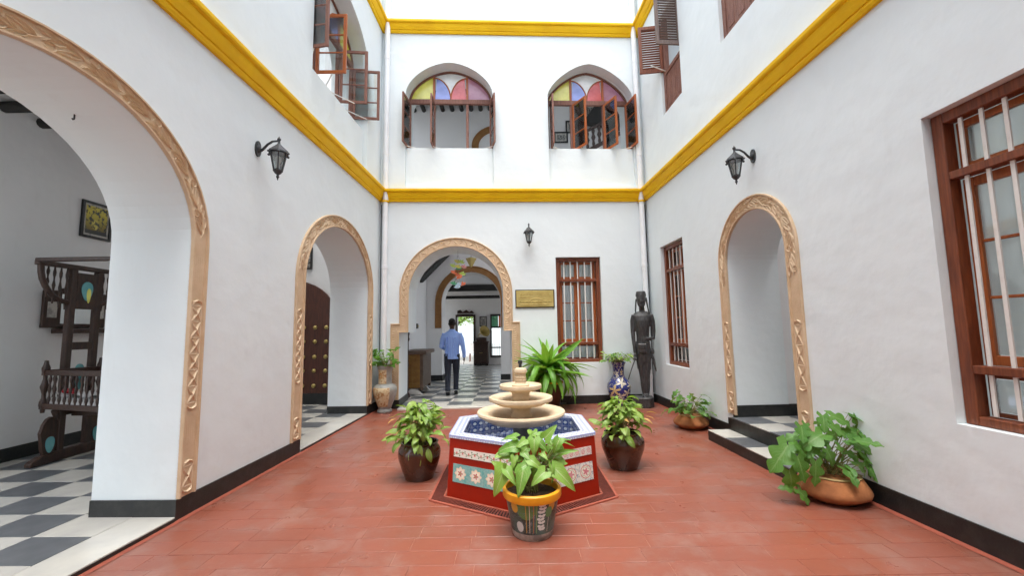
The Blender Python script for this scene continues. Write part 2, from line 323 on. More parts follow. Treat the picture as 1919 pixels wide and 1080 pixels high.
# ------------------------------------------------------------------ mesh builder
class G:
    def __init__(s): s.v, s.f, s.uv = [], [], {}
    def add(s, vs, fs, uv=None):
        o = len(s.v); s.v += [tuple(p) for p in vs]
        for i, f in enumerate(fs):
            if uv: s.uv[len(s.f)] = [uv[k] for k in f]
            s.f.append([o+k for k in f])
    def box(s, x0, x1, y0, y1, z0, z1, M=None):
        if x0 > x1: x0, x1 = x1, x0
        if y0 > y1: y0, y1 = y1, y0
        vs = [Vector((x, y, z)) for z in (z0, z1) for y in (y0, y1) for x in (x0, x1)]
        if M: vs = [M @ p for p in vs]
        s.add(vs, [(0, 2, 3, 1), (4, 5, 7, 6), (0, 1, 5, 4), (2, 6, 7, 3), (0, 4, 6, 2), (1, 3, 7, 5)]); return s
    def prism(s, poly, a, b, ax='y'):           # poly in the other two axes (x,z) or (x,y) or (y,z)
        n = len(poly)
        def P(p, t): return {'y': (p[0], t, p[1]), 'z': (p[0], p[1], t), 'x': (t, p[0], p[1])}[ax]
        vs = [P(p, a) for p in poly]+[P(p, b) for p in poly]
        tris = tessellate_polygon([[Vector((p[0], p[1], 0)) for p in poly]])
        fs = [tuple(t) for t in tris]+[tuple(n+k for k in reversed(t)) for t in tris]
        fs += [(i, (i+1) % n, n+(i+1) % n, n+i) for i in range(n)]
        s.add(vs, fs); return s
    def lathe(s, prof, n=32, c=(0, 0, 0), cap=True):
        vs = [(c[0]+r*math.cos(2*math.pi*k/n), c[1]+r*math.sin(2*math.pi*k/n), c[2]+z) for r, z in prof for k in range(n)]
        fs = [(i*n+k, i*n+(k+1) % n, (i+1)*n+(k+1) % n, (i+1)*n+k) for i in range(len(prof)-1) for k in range(n)]
        if cap: fs += [tuple(reversed(range(n))), tuple((len(prof)-1)*n+k for k in range(n))]
        s.add(vs, fs); return s
    def tube(s, pts, rad, n=6, cap=True, flat=1.0):
        pts = [Vector(p) for p in pts]; N = len(pts)
        if not hasattr(rad, '__len__'): rad = [rad]*N
        vs = []; up = None
        for i, p in enumerate(pts):
            t = (pts[min(i+1, N-1)]-pts[max(i-1, 0)]).normalized()
            if up is None:
                up = Vector((0, 0, 1)) if abs(t.z) < .9 else Vector((0, 1, 0))
            a = t.cross(up).normalized(); b = a.cross(t).normalized(); up = b
            for k in range(n):
                q = 2*math.pi*k/n; vs.append(p+a*math.cos(q)*rad[i]+b*math.sin(q)*rad[i]*flat)
        fs = [(i*n+k, i*n+(k+1) % n, (i+1)*n+(k+1) % n, (i+1)*n+k) for i in range(N-1) for k in range(n)]
        if cap: fs += [tuple(reversed(range(n))), tuple((N-1)*n+k for k in range(n))]
        s.add(vs, fs); return s
    def stack(s, secs, n=16):                   # horizontal ellipses (cx, cy, z, rx, ry)
        vs = [(cx+rx*math.cos(2*math.pi*k/n), cy+ry*math.sin(2*math.pi*k/n), z) for cx, cy, z, rx, ry in secs for k in range(n)]
        fs = [(i*n+k, i*n+(k+1) % n, (i+1)*n+(k+1) % n, (i+1)*n+k) for i in range(len(secs)-1) for k in range(n)]
        fs += [tuple(reversed(range(n))), tuple((len(secs)-1)*n+k for k in range(n))]
        s.add(vs, fs); return s
    def ball(s, c, r, n=10, m=6, sc=(1, 1, 1)):
        prof = [(max(1e-4, math.sin(math.pi*i/m))*r, -math.cos(math.pi*i/m)*r) for i in range(m+1)]
        g = G().lathe(prof, n, cap=True)
        s.add([(c[0]+p[0]*sc[0], c[1]+p[1]*sc[1], c[2]+p[2]*sc[2]) for p in g.v], g.f); return s
    def bar(s, p, q, w, h=None, up=(0, 0, 1)):
        p, q = Vector(p), Vector(q); t = (q-p).normalized(); up = Vector(up)
        a = t.cross(up)
        if a.length < 1e-4: a = t.cross(Vector((0, 1, 0)))
        a.normalize(); b = a.cross(t); h = h or w; vs = []
        for e in (p, q):
            for i, j in ((-1, -1), (1, -1), (1, 1), (-1, 1)): vs.append(e+a*i*w/2+b*j*h/2)
        s.add(vs, [(3, 2, 1, 0), (4, 5, 6, 7), (0, 1, 5, 4), (1, 2, 6, 5), (2, 3, 7, 6), (3, 0, 4, 7)]); return s
    def mesh(s, name, smooth=False, bev=0):
        me = bpy.data.meshes.new(name); me.from_pydata(s.v, [], s.f)
        if s.uv:
            l = me.uv_layers.new(name='UVMap')
            for i, poly in enumerate(me.polygons):
                if i in s.uv:
                    for k, li in enumerate(poly.loop_indices): l.data[li].uv = s.uv[i][k]
        bm = bmesh.new(); bm.from_mesh(me)
        if not s.uv: bmesh.ops.recalc_face_normals(bm, faces=bm.faces)
        if bev:
            es = [e for e in bm.edges if len(e.link_faces) == 2 and e.calc_face_angle(0) > .6]
            bmesh.ops.bevel(bm, geom=es, offset=bev, segments=1, affect='EDGES')
        bm.to_mesh(me); bm.free()
        if smooth:
            for p in me.polygons: p.use_smooth = True
            me.set_sharp_from_angle(angle=R(smooth if smooth > 1 else 40))
        return me
    def build(s, name, m, parent=None, smooth=False, bev=0, M=None):
        return place(name, s.mesh(name, smooth, bev), m, parent, M)
def place(name, me, m, parent=None, M=None):
    o = bpy.data.objects.new(name, me); COL.objects.link(o)
    if m and not me.materials: me.materials.append(MATS[m])
    if parent: o.parent = parent
    if M is not None: o.matrix_local = M
    return o
def tag(o, label=None, cat=None, group=None, kind=None):
    if label and not kind: kind = 'thing'
    for k, v in (('label', label), ('category', cat), ('group', group), ('kind', kind)):
        if v: o[k] = v
    return o
def thing(name, label, cat, M=None, group=None):
    o = bpy.data.objects.new(name, None); o.empty_display_size = .1; COL.objects.link(o)
    if M is not None: o.matrix_world = M
    return tag(o, label, cat, group, 'thing' if label else None)
def T(x, y, z): return Matrix.Translation((x, y, z))
def RZ(a): return Matrix.Rotation(a, 4, 'Z')
def struct(g, name, m, smooth=False): return tag(g.build(name, m, smooth=smooth), kind='structure')

# ------------------------------------------------------------------ wall frames: local x along the wall (s), o*y = depth away from the court
BL = Vector((-2.80859, 8.75195, 0)); BR = Vector((3.00163, 9.04283, 0))
sB = (BR-BL).normalized(); sL = Vector((-.02549, -.99968, 0)); sR = Vector((.04236, -.99910, 0))
def frame(o, s):
    y = Vector((0, 0, 1)).cross(s)
    return Matrix(((s.x, y.x, 0, o.x), (s.y, y.y, 0, o.y), (0, 0, 1, 0), (0, 0, 0, 1)))
FB, FL, FR = frame(BL, sB), frame(BL, sL), frame(BR, sR)
OB, OL, OR = 1, -1, 1                       # sign of depth on local y
LB = (BR-BL).length
Z1, Z2, TOP = 4.371, 8.272, 9.5

def arch(c, a, z0, b, zb, n=28, point=0):
    p = [(c-a, zb)]
    for i in range(n+1):
        t = math.pi*(1-i/n); x = math.cos(t); z = math.sin(t)
        z = z*(1-point)+point*(1-abs(x)**1.5)*1.0 if point else z
        p.append((c+a*x, z0+b*z))
    return p+[(c+a, zb)]
def rect(a, b, z0, z1): return [(a, z0), (a, z1), (b, z1), (b, z0)]
def wall_mesh(o, outer, layers):
    """layers: (d0, d1, holes); front face at d0 of each layer, one back face at the last d1"""
    g = G()
    def sheet(d, holes):
        loops = [outer]+holes; flat = [p for l in loops for p in l]
        tr = tessellate_polygon([[Vector((p[0], p[1], 0)) for p in l] for l in loops])
        g.add([(p[0], o*d, p[1]) for p in flat], [tuple(t) for t in tr])
    def ring(loop, d0, d1):
        n = len(loop); g.add([(p[0], o*d0, p[1]) for p in loop]+[(p[0], o*d1, p[1]) for p in loop], [(i, (i+1) % n, n+(i+1) % n, n+i) for i in range(n)])
    for d0, d1, holes in layers:
        sheet(d0, holes)
        for h in holes: ring(h, d0, d1)
    sheet(layers[-1][1], layers[-1][2]); ring(outer, layers[0][0], layers[-1][1])
    return g
def cornice_prof(z): return [(.002, z+.0), (-.035, z+.0), (-.05, z+.03), (-.05, z+.055), (-.065, z+.06), (-.09, z+.115), (-.105, z+.165), (-.105, z+.185), (-.135, z+.195), (-.145, z+.215), (-.145, z+.255), (.002, z+.262)]
def run_profile(o, prof, s0, s1):
    g = G(); g.prism([(o*d, z) for d, z in prof], s0, s1, 'x'); return g

# ------------------------------------------------------------------ carved trim
class Trim:
    def __init__(s, inner, outer, o, lift=.0):
        s.o = o; s.lift = lift
        pi, po = [], []
        for i in range(len(inner)-1):
            a, b, c, d = inner[i], inner[i+1], outer[i], outer[i+1]
            L = (math.dist(a, b)+math.dist(c, d))/2; k = max(1, int(L/.09))
            for j in range(k):
                t = j/k; pi.append((a[0]+(b[0]-a[0])*t, a[1]+(b[1]-a[1])*t)); po.append((c[0]+(d[0]-c[0])*t, c[1]+(d[1]-c[1])*t))
        pi.append(inner[-1]); po.append(outer[-1]); s.pi, s.po = pi, po
        s.t = [0]
        for i in range(1, len(pi)):
            m0 = ((pi[i-1][0]+po[i-1][0])/2, (pi[i-1][1]+po[i-1][1])/2); m1 = ((pi[i][0]+po[i][0])/2, (pi[i][1]+po[i][1])/2)
            s.t.append(s.t[-1]+math.dist(m0, m1))
        s.len = s.t[-1]; s.w = sum(math.dist(a, b) for a, b in zip(pi, po))/len(pi)
    def map(s, t, u, h):
        t = min(max(t, 0), s.len-1e-6); i = 0
        import bisect
        i = min(bisect.bisect_right(s.t, t)-1, len(s.t)-2); k = (t-s.t[i])/max(1e-9, s.t[i+1]-s.t[i])
        a = [s.pi[i][j]+(s.pi[i+1][j]-s.pi[i][j])*k for j in (0, 1)]; b = [s.po[i][j]+(s.po[i+1][j]-s.po[i][j])*k for j in (0, 1)]
        return (a[0]+(b[0]-a[0])*u, -s.o*(h+s.lift), a[1]+(b[1]-a[1])*u)
    def band(s):
        g = G(); us = [(0, -.01), (0, .028), (.02, .034), (.10, .034), (.13, .014), (.87, .014), (.90, .034), (.98, .034), (1, .028), (1, -.01)]; n = len(us)
        vs = [s.map(t, u, h) for t in s.t for u, h in us]
        fs = [(i*n+k, i*n+k+1, (i+1)*n+k+1, (i+1)*n+k) for i in range(len(s.t)-1) for k in range(n-1)]
        fs += [tuple(range(n)), tuple((len(s.t)-1)*n+k for k in range(n))]
        g.add(vs, fs); return g
    def ridge(s, g, path, w=.012, h=.024, base=.012):
        w *= 1.1; h = base+(h-base)*1.25   # path of (t,u)
        N = len(path); vs = []
        P = [(t, u*s.w) for t, u in path]
        for i in range(N):
            a, b = P[max(i-1, 0)], P[min(i+1, N-1)]; dx, dy = b[0]-a[0], b[1]-a[1]; L = math.hypot(dx, dy) or 1; nx, ny = -dy/L*w/2, dx/L*w/2
            t, u = P[i]; f = .35 if i in (0, N-1) else 1
            vs += [s.map(t+nx, (u+ny)/s.w, base), s.map(t, u/s.w, base+(h-base)*f), s.map(t-nx, (u-ny)/s.w, base)]
        g.add(vs, [q for i in range(N-1) for q in ((3*i, 3*i+1, 3*i+4, 3*i+3), (3*i+1, 3*i+2, 3*i+5, 3*i+4))])
    def xpanel(s, g, t0, t1, step=.15):
        n = max(1, round((t1-t0)/step)); d = (t1-t0)/n
        for k in range(n):
            a, b = t0+k*d, t0+(k+1)*d; m = (a+b)/2
            for p in ([(a, .2), (b, .8)], [(a, .8), (b, .2)]): s.ridge(g, [p[0], ((p[0][0]+p[1][0])/2, .5), p[1]], .022, .028)
            s.ridge(g, [(a, .17), (a, .83)], .016, .028)
            s.ridge(g, [(a, .18), (b, .18)], .014, .026); s.ridge(g, [(a, .82), (b, .82)], .014, .026)
        s.ridge(g, [(t1, .17), (t1, .83)], .016, .028)
        for e, sg in ((t0, -1), (t1, 1)):
            s.ridge(g, [(e, .2), (e+sg*.035, .28), (e+sg*.05, .5), (e+sg*.035, .72), (e, .8)], .018, .026)
    def flute(s, g, t0, t1, n=5):
        for k in range(n):
            u = .24+.52*k/(n-1); L = max(2, int((t1-t0)/.12)); s.ridge(g, [(t0+(t1-t0)*i/L, u) for i in range(L+1)], .011, .014)
    def vine(s, g, t0, t1, pitch=.30, seed=0):
        r = random.Random(seed); t = t0; up = 1
        while t < t1-pitch*.6:
            e = min(t+pitch, t1)
            s.ridge(g, [(t+(e-t)*i/8, .5+up*.22*math.sin(math.pi*i/8)) for i in range(9)], .014, .026)
            for q, (c, side, ln) in enumerate(((.10, -up, .17), (.45, -up, .16), (.30, up, .12), (.70, up, .12))):
                b0 = t+c*(e-t); u0 = .5+(up*.22*math.sin(math.pi*c)); u1 = min(.82, max(.18, u0+side*(.34+r.uniform(-.05, .05))))
                for sg in (-1, 1):
                    s.ridge(g, [(b0+ln*i/6*1.0, u0+(u1-u0)*(i/6)**.8+sg*.10*math.sin(math.pi*i/6)) for i in range(7)], .013, .025)
            cc = t+.86*(e-t)
            s.ridge(g, [(cc+.035*math.cos(a), .5-up*.2+.035/s.w*math.sin(a)) for a in [k*math.pi/4 for k in range(9)]], .012, .024)
            t = e; up = -up
    def zigzag(s, g, t0, t1, step=.12):
        n = round((t1-t0)/step); d = (t1-t0)/n
        for k in range(n):
            a = t0+k*d; u0, u1 = (.2, .8) if k % 2 else (.8, .2)
            s.ridge(g, [(a, u0), (a+d/2, .5), (a+d, u1)], .02, .027)
            s.ridge(g, [(a+d*.1, .5+.1*(1 if k % 2 else -1)), (a+d*.5, .5+.22*(1 if k % 2 else -1)), (a+d, .5+.28*(1 if k % 2 else -1))], .014, .024)
    def chevron(s, g, t0, t1, step=.05):
        n = round((t1-t0)/step)
        for k in range(n):
            a = t0+k*step
            s.ridge(g, [(a, .18), (a+.03, .35), (a+.045, .5)], .014, .024); s.ridge(g, [(a+.045+.012, .5), (a+.03, .66), (a+.0, .82)], .014, .024)

def make_wall(name, label, F, o, outer, layers):
    t = thing(name, label, 'wall', F)
    wall_mesh(o, outer, layers).build('plaster', 'plaster', t)
    return t
def base_run(t, o, segs, reveals, h=.175):
    for a, b in segs: G().box(a, b, o*-.014, o*.03, 0, h).build('baseboard', 'black_base', t)
    for s0, d0, d1, sg in reveals: G().box(s0, s0+sg*.014, o*(d0), o*d1, 0, h+.002).build('baseboard', 'black_base', t)

# ================================================================== THE SETTING
# ground to the horizon
g = G(); g.add([(-150, -150, -.06), (150, -150, -.06), (150, 200, -.06), (-150, 200, -.06)], [(0, 1, 2, 3)]); struct(g, 'ground', 'asphalt')

# red courtyard floor: base sheet, then paving slabs in running bond
ff = thing('courtyard_floor', None, None); ff['kind'] = 'structure'
g = G(); g.add([(-3.4, -3.2, -.003), (3.9, -3.2, -.003), (3.4, 9.1, -.003), (-3.0, 9.1, -.003)], [(0, 1, 2, 3)]); g.build('mortar_bed', 'joint', ff)
SLW, SLD, GAP = .44, .190, .0034
def slab_mesh(w):
    gg = G().box(GAP/2, w-GAP/2, GAP/2, SLD-GAP/2, -.03, 0); return gg.mesh('slab', bev=.0015)
sm = slab_mesh(SLW); sm.materials.append(MATS['red_floor'])
half = slab_mesh(SLW/2); half.materials.append(MATS['red_floor'])
y0 = 2.25; n = 0; row = 0
def wall_x(y): return (-2.8533+.0255*(y-7), 3.0882-.0424*(y-7))
rest = G()
while y0 < 9.0:
    xl, xr = wall_x(y0); x = xl-.02-rnd.uniform(0, .45)
    while x < xr:
        if n < 300 and y0 < 6.4:
            o = place('slab', sm, None, ff, T(x, y0, rnd.uniform(-.0005, .0005)) @ RZ(rnd.uniform(-.002, .002))); n += 1
        else:
            rest.box(x+GAP/2, x+SLW-GAP/2, y0+GAP/2, y0+SLD-GAP/2, -.03, rnd.uniform(-.0004, .0004))
        x += SLW
    y0 += SLD; row += 1
y0 = 2.25-SLD
while y0 > -3.2:
    xl, xr = wall_x(y0); x = xl-.02-rnd.uniform(0, .45)
    while x < xr:
        rest.box(x+GAP/2, x+SLW-GAP/2, y0+GAP/2, y0+SLD-GAP/2, -.03, rnd.uniform(-.0004, .0004)); x += SLW
    y0 -= SLD
tag(rest.build('slab_field', 'red_floor', ff), kind='stuff')
# worn painted edging along the two side walls
for a, b, nm in ((wall_x(-3.2)[0], wall_x(8.75)[0], 1), (wall_x(-3.2)[1]-.075, wall_x(9.0)[1]-.075, 2)):
    g = G(); g.add([(a, -3.2, .004), (a+.075, -3.2, .004), (b+.075, 8.9, .004), (b, 8.9, .004)], [(0, 1, 2, 3)]); g.build('edging', 'drain_edge', ff)

# ---- back wall
AB_in = [(.43, .18), (.43, 1.56), (.62, 1.56), (.62, 2.36)]+[(1.62-math.cos(math.pi*i/26), 2.36+1.03*math.sin(math.pi*i/26)) for i in range(1, 26)]+[(2.62, 2.36), (2.62, 1.56), (2.79, 1.56), (2.79, .18)]
AB_out = [(.25, .18), (.25, 1.75), (.43, 1.75), (.43, 2.36)]+[(1.62-1.2*math.cos(math.pi*i/26), 2.36+1.22*math.sin(math.pi*i/26)) for i in range(1, 26)]+[(2.82, 2.36), (2.82, 1.75), (2.97, 1.75), (2.97, .18)]
hole_arch = [(p[0], p[1] if p[1] > .2 else -.05) for p in AB_in]
W1 = arch(1.485, .965, 6.84, .76, 4.72, point=.22); W2 = arch(4.66, .97, 6.84, .775, 4.72, point=.5)
def inner_of(c, a, b, pt): return arch(c, a, 6.84, b, 5.63, point=pt)
W1i, W2i = inner_of(1.485, .955, .745, .22), inner_of(4.66, .955, .755, .5)
BW = rect(3.77, 4.75, .86, 3.135)
wB = make_wall('courtyard_wall', 'white back wall of the courtyard with horseshoe arch and two arched upper windows', FB, OB,
               [(-.8, -.05), (-.8, TOP), (LB+.8, TOP), (LB+.8, -.05)],
               [(0, .27, [hole_arch, W1, W2, BW]), (.27, .9, [hole_arch, W1i, W2i, BW])])
for a, b in ((.522, 2.448), (3.692, 5.628)): G().box(a, b, .085, .262, 4.72, 5.63).build('sill_panel', 'plaster', wB)
run_profile(OB, cornice_prof(Z1), -.02, LB+.02).build('cornice', 'ochre', wB)
run_profile(OB, cornice_prof(Z2), -.02, LB+.02).build('cornice', 'ochre', wB)
base_run(wB, OB, [(0, .43), (2.79, LB)], [(.43, -.014, .9, 1), (2.79, -.014, .9, -1)])
tr = Trim(AB_in, AB_out, OB); p = tr.band().build('arch_trim', 'trim', wB)
g = G(); Lq = 1.57
tr.chevron(g, .05, 1.5); tr.chevron(g, tr.len-1.5, tr.len-.05); tr.chevron(g, 1.62, 1.86); tr.chevron(g, tr.len-1.86, tr.len-1.62)
tr.xpanel(g, 1.98, 3.0); tr.xpanel(g, tr.len-3.0, tr.len-1.98); tr.zigzag(g, 3.08, tr.len-3.08)
tag(g.build('carving', 'carving', p), kind='stuff')

# ---- left wall
LEN = 11.9
A1_in = arch(1.82, 1.2, 2.35, .98, .18); A1_out = arch(1.83, 1.41, 2.35, 1.17, .18)
A2_in = arch(6.14, 1.14, 2.45, .97, .18); A2_out = arch(6.14, 1.325, 2.45, 1.135, .18)
h1 = [(p[0], p[1] if p[1] > .2 else -.05) for p in A1_in]; h2 = [(p[0], p[1] if p[1] > .2 else -.05) for p in A2_in]
WL = arch(1.89, 1.085, 6.9, .74, 4.72, point=.22); WLi = arch(1.89, 1.075, 6.9, .725, 5.79, point=.22)
wL = make_wall('courtyard_wall', 'white left wall with two large carved arches and an arched window above', FL, OL,
               [(0, -.05), (0, TOP), (LEN, TOP), (LEN, -.05)], [(0, .27, [h1, h2, WL]), (.27, .75, [h1, h2, WLi])])
G().box(.807, 2.973, OL*.085, OL*.262, 4.72, 5.58).build('sill_panel', 'plaster', wL)
run_profile(OL, cornice_prof(Z1+.003), -.02, LEN).build('cornice', 'ochre', wL)
run_profile(OL, cornice_prof(Z2+.003), -.02, LEN).build('cornice', 'ochre', wL)
base_run(wL, OL, [(0, .62), (3.02, 5.0), (7.28, LEN)], [(.62, -.014, .75, 1), (3.02, -.014, .75, -1), (5.0, -.014, .75, 1), (7.28, -.014, .75, -1)])
for A, B, xs in ((A1_in, A1_out, 0), (A2_in, A2_out, 1)):
    tr = Trim(A, B, OL); p = tr.band().build('arch_trim', 'trim', wL); g = G()
    for sgn in (0, 1):
        def q(a, b): return (a, b) if not sgn else (tr.len-b, tr.len-a)
        tr.xpanel(g, *q(.08, .25)); tr.flute(g, *q(.36, .72)); tr.xpanel(g, *q(.80, 1.68)); tr.flute(g, *q(1.80, 2.25))
    tr.vine(g, 2.32, tr.len-2.32, .27, xs)
    tag(g.build('carving', 'carving', p), kind='stuff')
# fixing hook in the soffit of the big arch
G().tube([(5.66, OL*.45, 3.335), (5.66, OL*.45, 3.295), (5.668, OL*.45, 3.285), (5.675, OL*.45, 3.292)], .006, 5).build('ceiling_hook', 'iron', wL)

# ---- right wall
A3_in = arch(3.68, .62, 2.48, .62, .34); A3_out = arch(3.68, .81, 2.48, .81, .34)
h3 = [(p[0], p[1] if p[1] > .4 else -.05) for p in A3_in]
RW1, RW2 = rect(.68, 1.68, .85, 3.2), rect(5.9, 7.35, .85, 3.2)
RU1, RU2 = rect(1.17, 2.0, 5.75, 7.75), rect(3.28, 4.15, 5.75, 7.75)
wR = make_wall('courtyard_wall', 'white right wall with a narrow carved arch between two barred windows', FR, OR,
               [(0, -.05), (0, TOP), (LEN, TOP), (LEN, -.05)], [(0, .75, [h3, RW1, RW2, RU1, RU2])])
run_profile(OR, cornice_prof(Z1+.003), -.02, LEN).build('cornice', 'ochre', wR)
run_profile(OR, cornice_prof(Z2+.003), -.02, LEN).build('cornice', 'ochre', wR)
base_run(wR, OR, [(0, 3.06), (4.30, LEN)], [])
G().box(3.06, 3.074, 0, .75, .31, .475).build('baseboard', 'black_base', wR); G().box(2.98, 3.06, -.018, .03, .0, .34).build('baseboard', 'black_base', wR)
tr = Trim(A3_in, A3_out, OR); p = tr.band().build('arch_trim', 'trim', wR); g = G()
for sgn in (0, 1):
    def q(a, b): return (a, b) if not sgn else (tr.len-b, tr.len-a)
    tr.xpanel(g, *q(.10, .26), .16); tr.flute(g, *q(.32, .52)); tr.xpanel(g, *q(.58, 1.25), .22); tr.flute(g, *q(1.34, 1.75))
tr.vine(g, 1.80, tr.len-1.80, .24, 5); tag(g.build('carving', 'carving', p), kind='stuff')

# ---- wall behind the camera
wK = thing('courtyard_wall', 'plain white wall closing the courtyard behind the viewer', 'wall', T(0, -3, 0))
G().box(-3.9, 4.4, -.5, 0, -.05, TOP).build('plaster', 'plaster', wK)
G().prism([(-d, z) for d, z in cornice_prof(Z1)], -3.05, 3.5, 'x').build('cornice', 'ochre', wK)
G().prism([(-d, z) for d, z in cornice_prof(Z2)], -3.05, 3.5, 'x').build('cornice', 'ochre', wK)

# ---- rooms behind the walls (floors, ceilings, partitions)
def slabbox(name, m, *b): return struct(G().box(*b), name, m)
# left wing
slabbox('interior_floor', 'sub_floor', -6.6, -3.1, -3.0, 9.3, -.05, .028)
slabbox('ceiling', 'ceiling', -6.6, -4.5, .6, 7.2, 4.60, 4.85)  # cut short out of view; gaps added so daylight reaches the room
o = slabbox('interior_wall', 'room_plaster', -6.65, -6.4, 4.4, 9.6, -.05, 8.75)
G().box(-6.402, -6.385, 4.4, 9.24, .03, .21).build('baseboard', 'black_base', o)
slabbox('interior_wall', 'room_plaster', -6.4, -3.58, 9.25, 9.5, -.05, 8.75)
slabbox('ceiling', 'ceiling', -6.6, -4.5, .6, 7.2, 8.75, 8.9)
# corridor behind the arch
slabbox('interior_floor', 'sub_floor', -4.0, 2.0, 9.05, 19.3, -.05, .020)
slabbox('ceiling', 'ceiling', -4.0, -1.7, 9.75, 13.2, 4.5, 4.65)  # covers one side only, an unseen light well added beside it
slabbox('ceiling', 'ceiling', -4.0, .75, 13.2, 19.3, 4.5, 4.65)
g = wall_mesh(1, [(-4.0, -.05), (-4.0, 4.5), (2.0, 4.5), (2.0, -.05)],
              [(0, .6, [[(-2.22, -.06+.02), (-2.22, 1.65), (-2.22, 2.45)]+[(-1.30-.92*math.cos(math.pi*i/20), 2.45+.95*math.sin(math.pi*i/20)) for i in range(1, 20)]+[(-.38, 2.45), (-.38, -.04)]])])
o = tag(g.build('interior_wall', 'room_plaster', M=T(0, 13.15, 0)), kind='structure')
ti = [(-2.24, 1.66), (-2.24, 2.45)]+[(-1.30-.94*math.cos(math.pi*i/20), 2.45+.97*math.sin(math.pi*i/20)) for i in range(1, 20)]+[(-.36, 2.45), (-.36, 1.66)]
to = [(-2.44, 1.66), (-2.44, 2.45)]+[(-1.30-1.14*math.cos(math.pi*i/20), 2.45+1.17*math.sin(math.pi*i/20)) for i in range(1, 20)]+[(-.16, 2.45), (-.16, 1.66)]
Trim(ti, to, 1).band().build('arch_trim', 'trim_dark', o)
for b_ in ((-2.7, -2.22, -.016, .02), (-2.22, -2.205, -.016, .6), (-.395, -.38, -.016, .6), (-.38, 0, -.016, .02)): G().box(*b_, -.02, .2).build('baseboard', 'black_base', o)
o = slabbox('interior_wall', 'room_plaster', -2.95, -2.72, 9.66, 13.14, -.05, 4.5)
G().box(-2.722, -2.70, 9.66, 13.13, .0, .2).build('baseboard', 'black_base', o)
slabbox('interior_wall', 'room_plaster', 1.9, 2.1, 15.5, 19.3, -.05, 4.5)
slabbox('interior_wall', 'room_plaster', -4.1, -3.9, 13.8, 17.0, -.05, 4.5)
# end wall with the street door and the lit window
g = wall_mesh(1, [(-4.1, -.05), (-4.1, 4.5), (2.0, 4.5), (2.0, -.05)], [(0, .4, [rect(-2.50, -1.76, -.04, 2.22), rect(-.98, -.30, .35, 2.25)])])
tag(g.build('interior_wall', 'room_plaster', M=T(0, 18.8, 0)), kind='structure')
# a pale pier inside the reception
slabbox('interior_wall', 'room_plaster', -3.9, -2.62, 15.4, 15.75, -.05, 3.28)
# right wing
slabbox('interior_floor', 'sub_floor', 3.75, 7.0, -3.0, 9.6, -.05, .0)
slabbox('interior_wall', 'room_plaster', 6.9, 7.1, .5, 9.75, -.05, 8.75)
slabbox('ceiling', 'ceiling', 3.9, 5.0, -1.0, 9.6, 8.75, 8.9)  # narrow strip; the rest left open, unseen, to bring in skylight
# passage walls beyond the narrow arch
tag(G().box(4.34, 4.5, .75, 3.4, -.05, 4.4).build('interior_wall', 'room_plaster', M=FR), kind='structure')
o = tag(G().box(2.85, 3.04, .75, 3.4, -.05, 4.4).build('interior_wall', 'room_plaster', M=FR), kind='structure')
G().box(3.04, 3.058, .752, 3.4, .31, .475).build('baseboard', 'black_base', o)
# upper rear room
slabbox('interior_floor', 'sub_floor', -3.6, -1.7, 9.7, 13.0, 4.66, 4.9)  # shortened out of view to keep the added light well open
slabbox('interior_wall', 'room_plaster', -4.0, 7.0, 12.6, 12.8, 4.9, 8.7)
slabbox('ceiling', 'ceiling', -3.6, 6.2, 11.0, 13.0, 8.7, 8.85)  # front part left off, unseen, so the sky lights the far wall

# ceiling poles, each a beam of its own
def poles(n, mk, label, group):
    for k in range(n):
        tag(G().tube(mk(k), .07, 10).build('ceiling_beam', 'black_beam', smooth=True), label, 'beam', group)
poles(12, lambda k: [(-6.42, 2.5+k*.42, 4.51), (-3.6, 2.55+k*.42, 4.53)], 'round black ceiling pole of the room behind the left arches', 'poles in the left room ceiling')
poles(18, lambda k: [(-3.9+k*.30, 9.66, 8.60), (-3.9+k*.30, 12.62, 8.56)], 'round black ceiling pole seen through an upper window', 'poles in the upper room ceiling')

# checkered marble floors: every tile its own piece
def tile_field(parent, F, s_list, d_list, ds, dd, z, skip=None, o=1, th=.03):
    me = G().box(.002, ds-.002, .002, dd-.002, -th, 0).mesh('tile', bev=.0015); mw = me.copy(); mb = me.copy()
    mw.materials.append(MATS['marble']); mb.materials.append(MATS['slate'])
    for i, s in enumerate(s_list):
        for j, d in enumerate(d_list):
            if skip and skip(s, d): continue
            place('tile', mw if (i+j) % 2 == 0 else mb, None, parent, F @ T(s, d if o > 0 else -d-dd, z))
lf = thing('checkered_floor', None, None); lf['kind'] = 'structure'
S0, DS, DD = -.65, .40, .485
sl = [S0+DS*i for i in range(20)]; dl = [.36+DD*j for j in range(7)]
tile_field(lf, FL, sl, dl, DS, DD, .04, lambda s, d: d < .5 and not (.3 < s < 3.1 or 4.7 < s < 7.3), OL)
for a, b in ((.636, 3.004), (5.016, 7.264)):
    G().box(a, b, OL*-.018, OL*.356, -.02, .041).build('threshold', 'marble', lf, bev=.004, M=FL)
    G().box(a, b, OL*-.024, OL*-.0185, -.02, .030).build('threshold_edge', 'black_base', lf, M=FL)
cf = thing('checkered_floor', None, None); cf['kind'] = 'structure'
tile_field(cf, T(-2.9, 8.90, 0), [k*.5 for k in range(8)], [k*.43 for k in range(24)], .5, .43, .031)
G().box(.444, 2.776, -.20, .09, -.02, .030).build('threshold', 'marble', cf, bev=.004, M=FB)

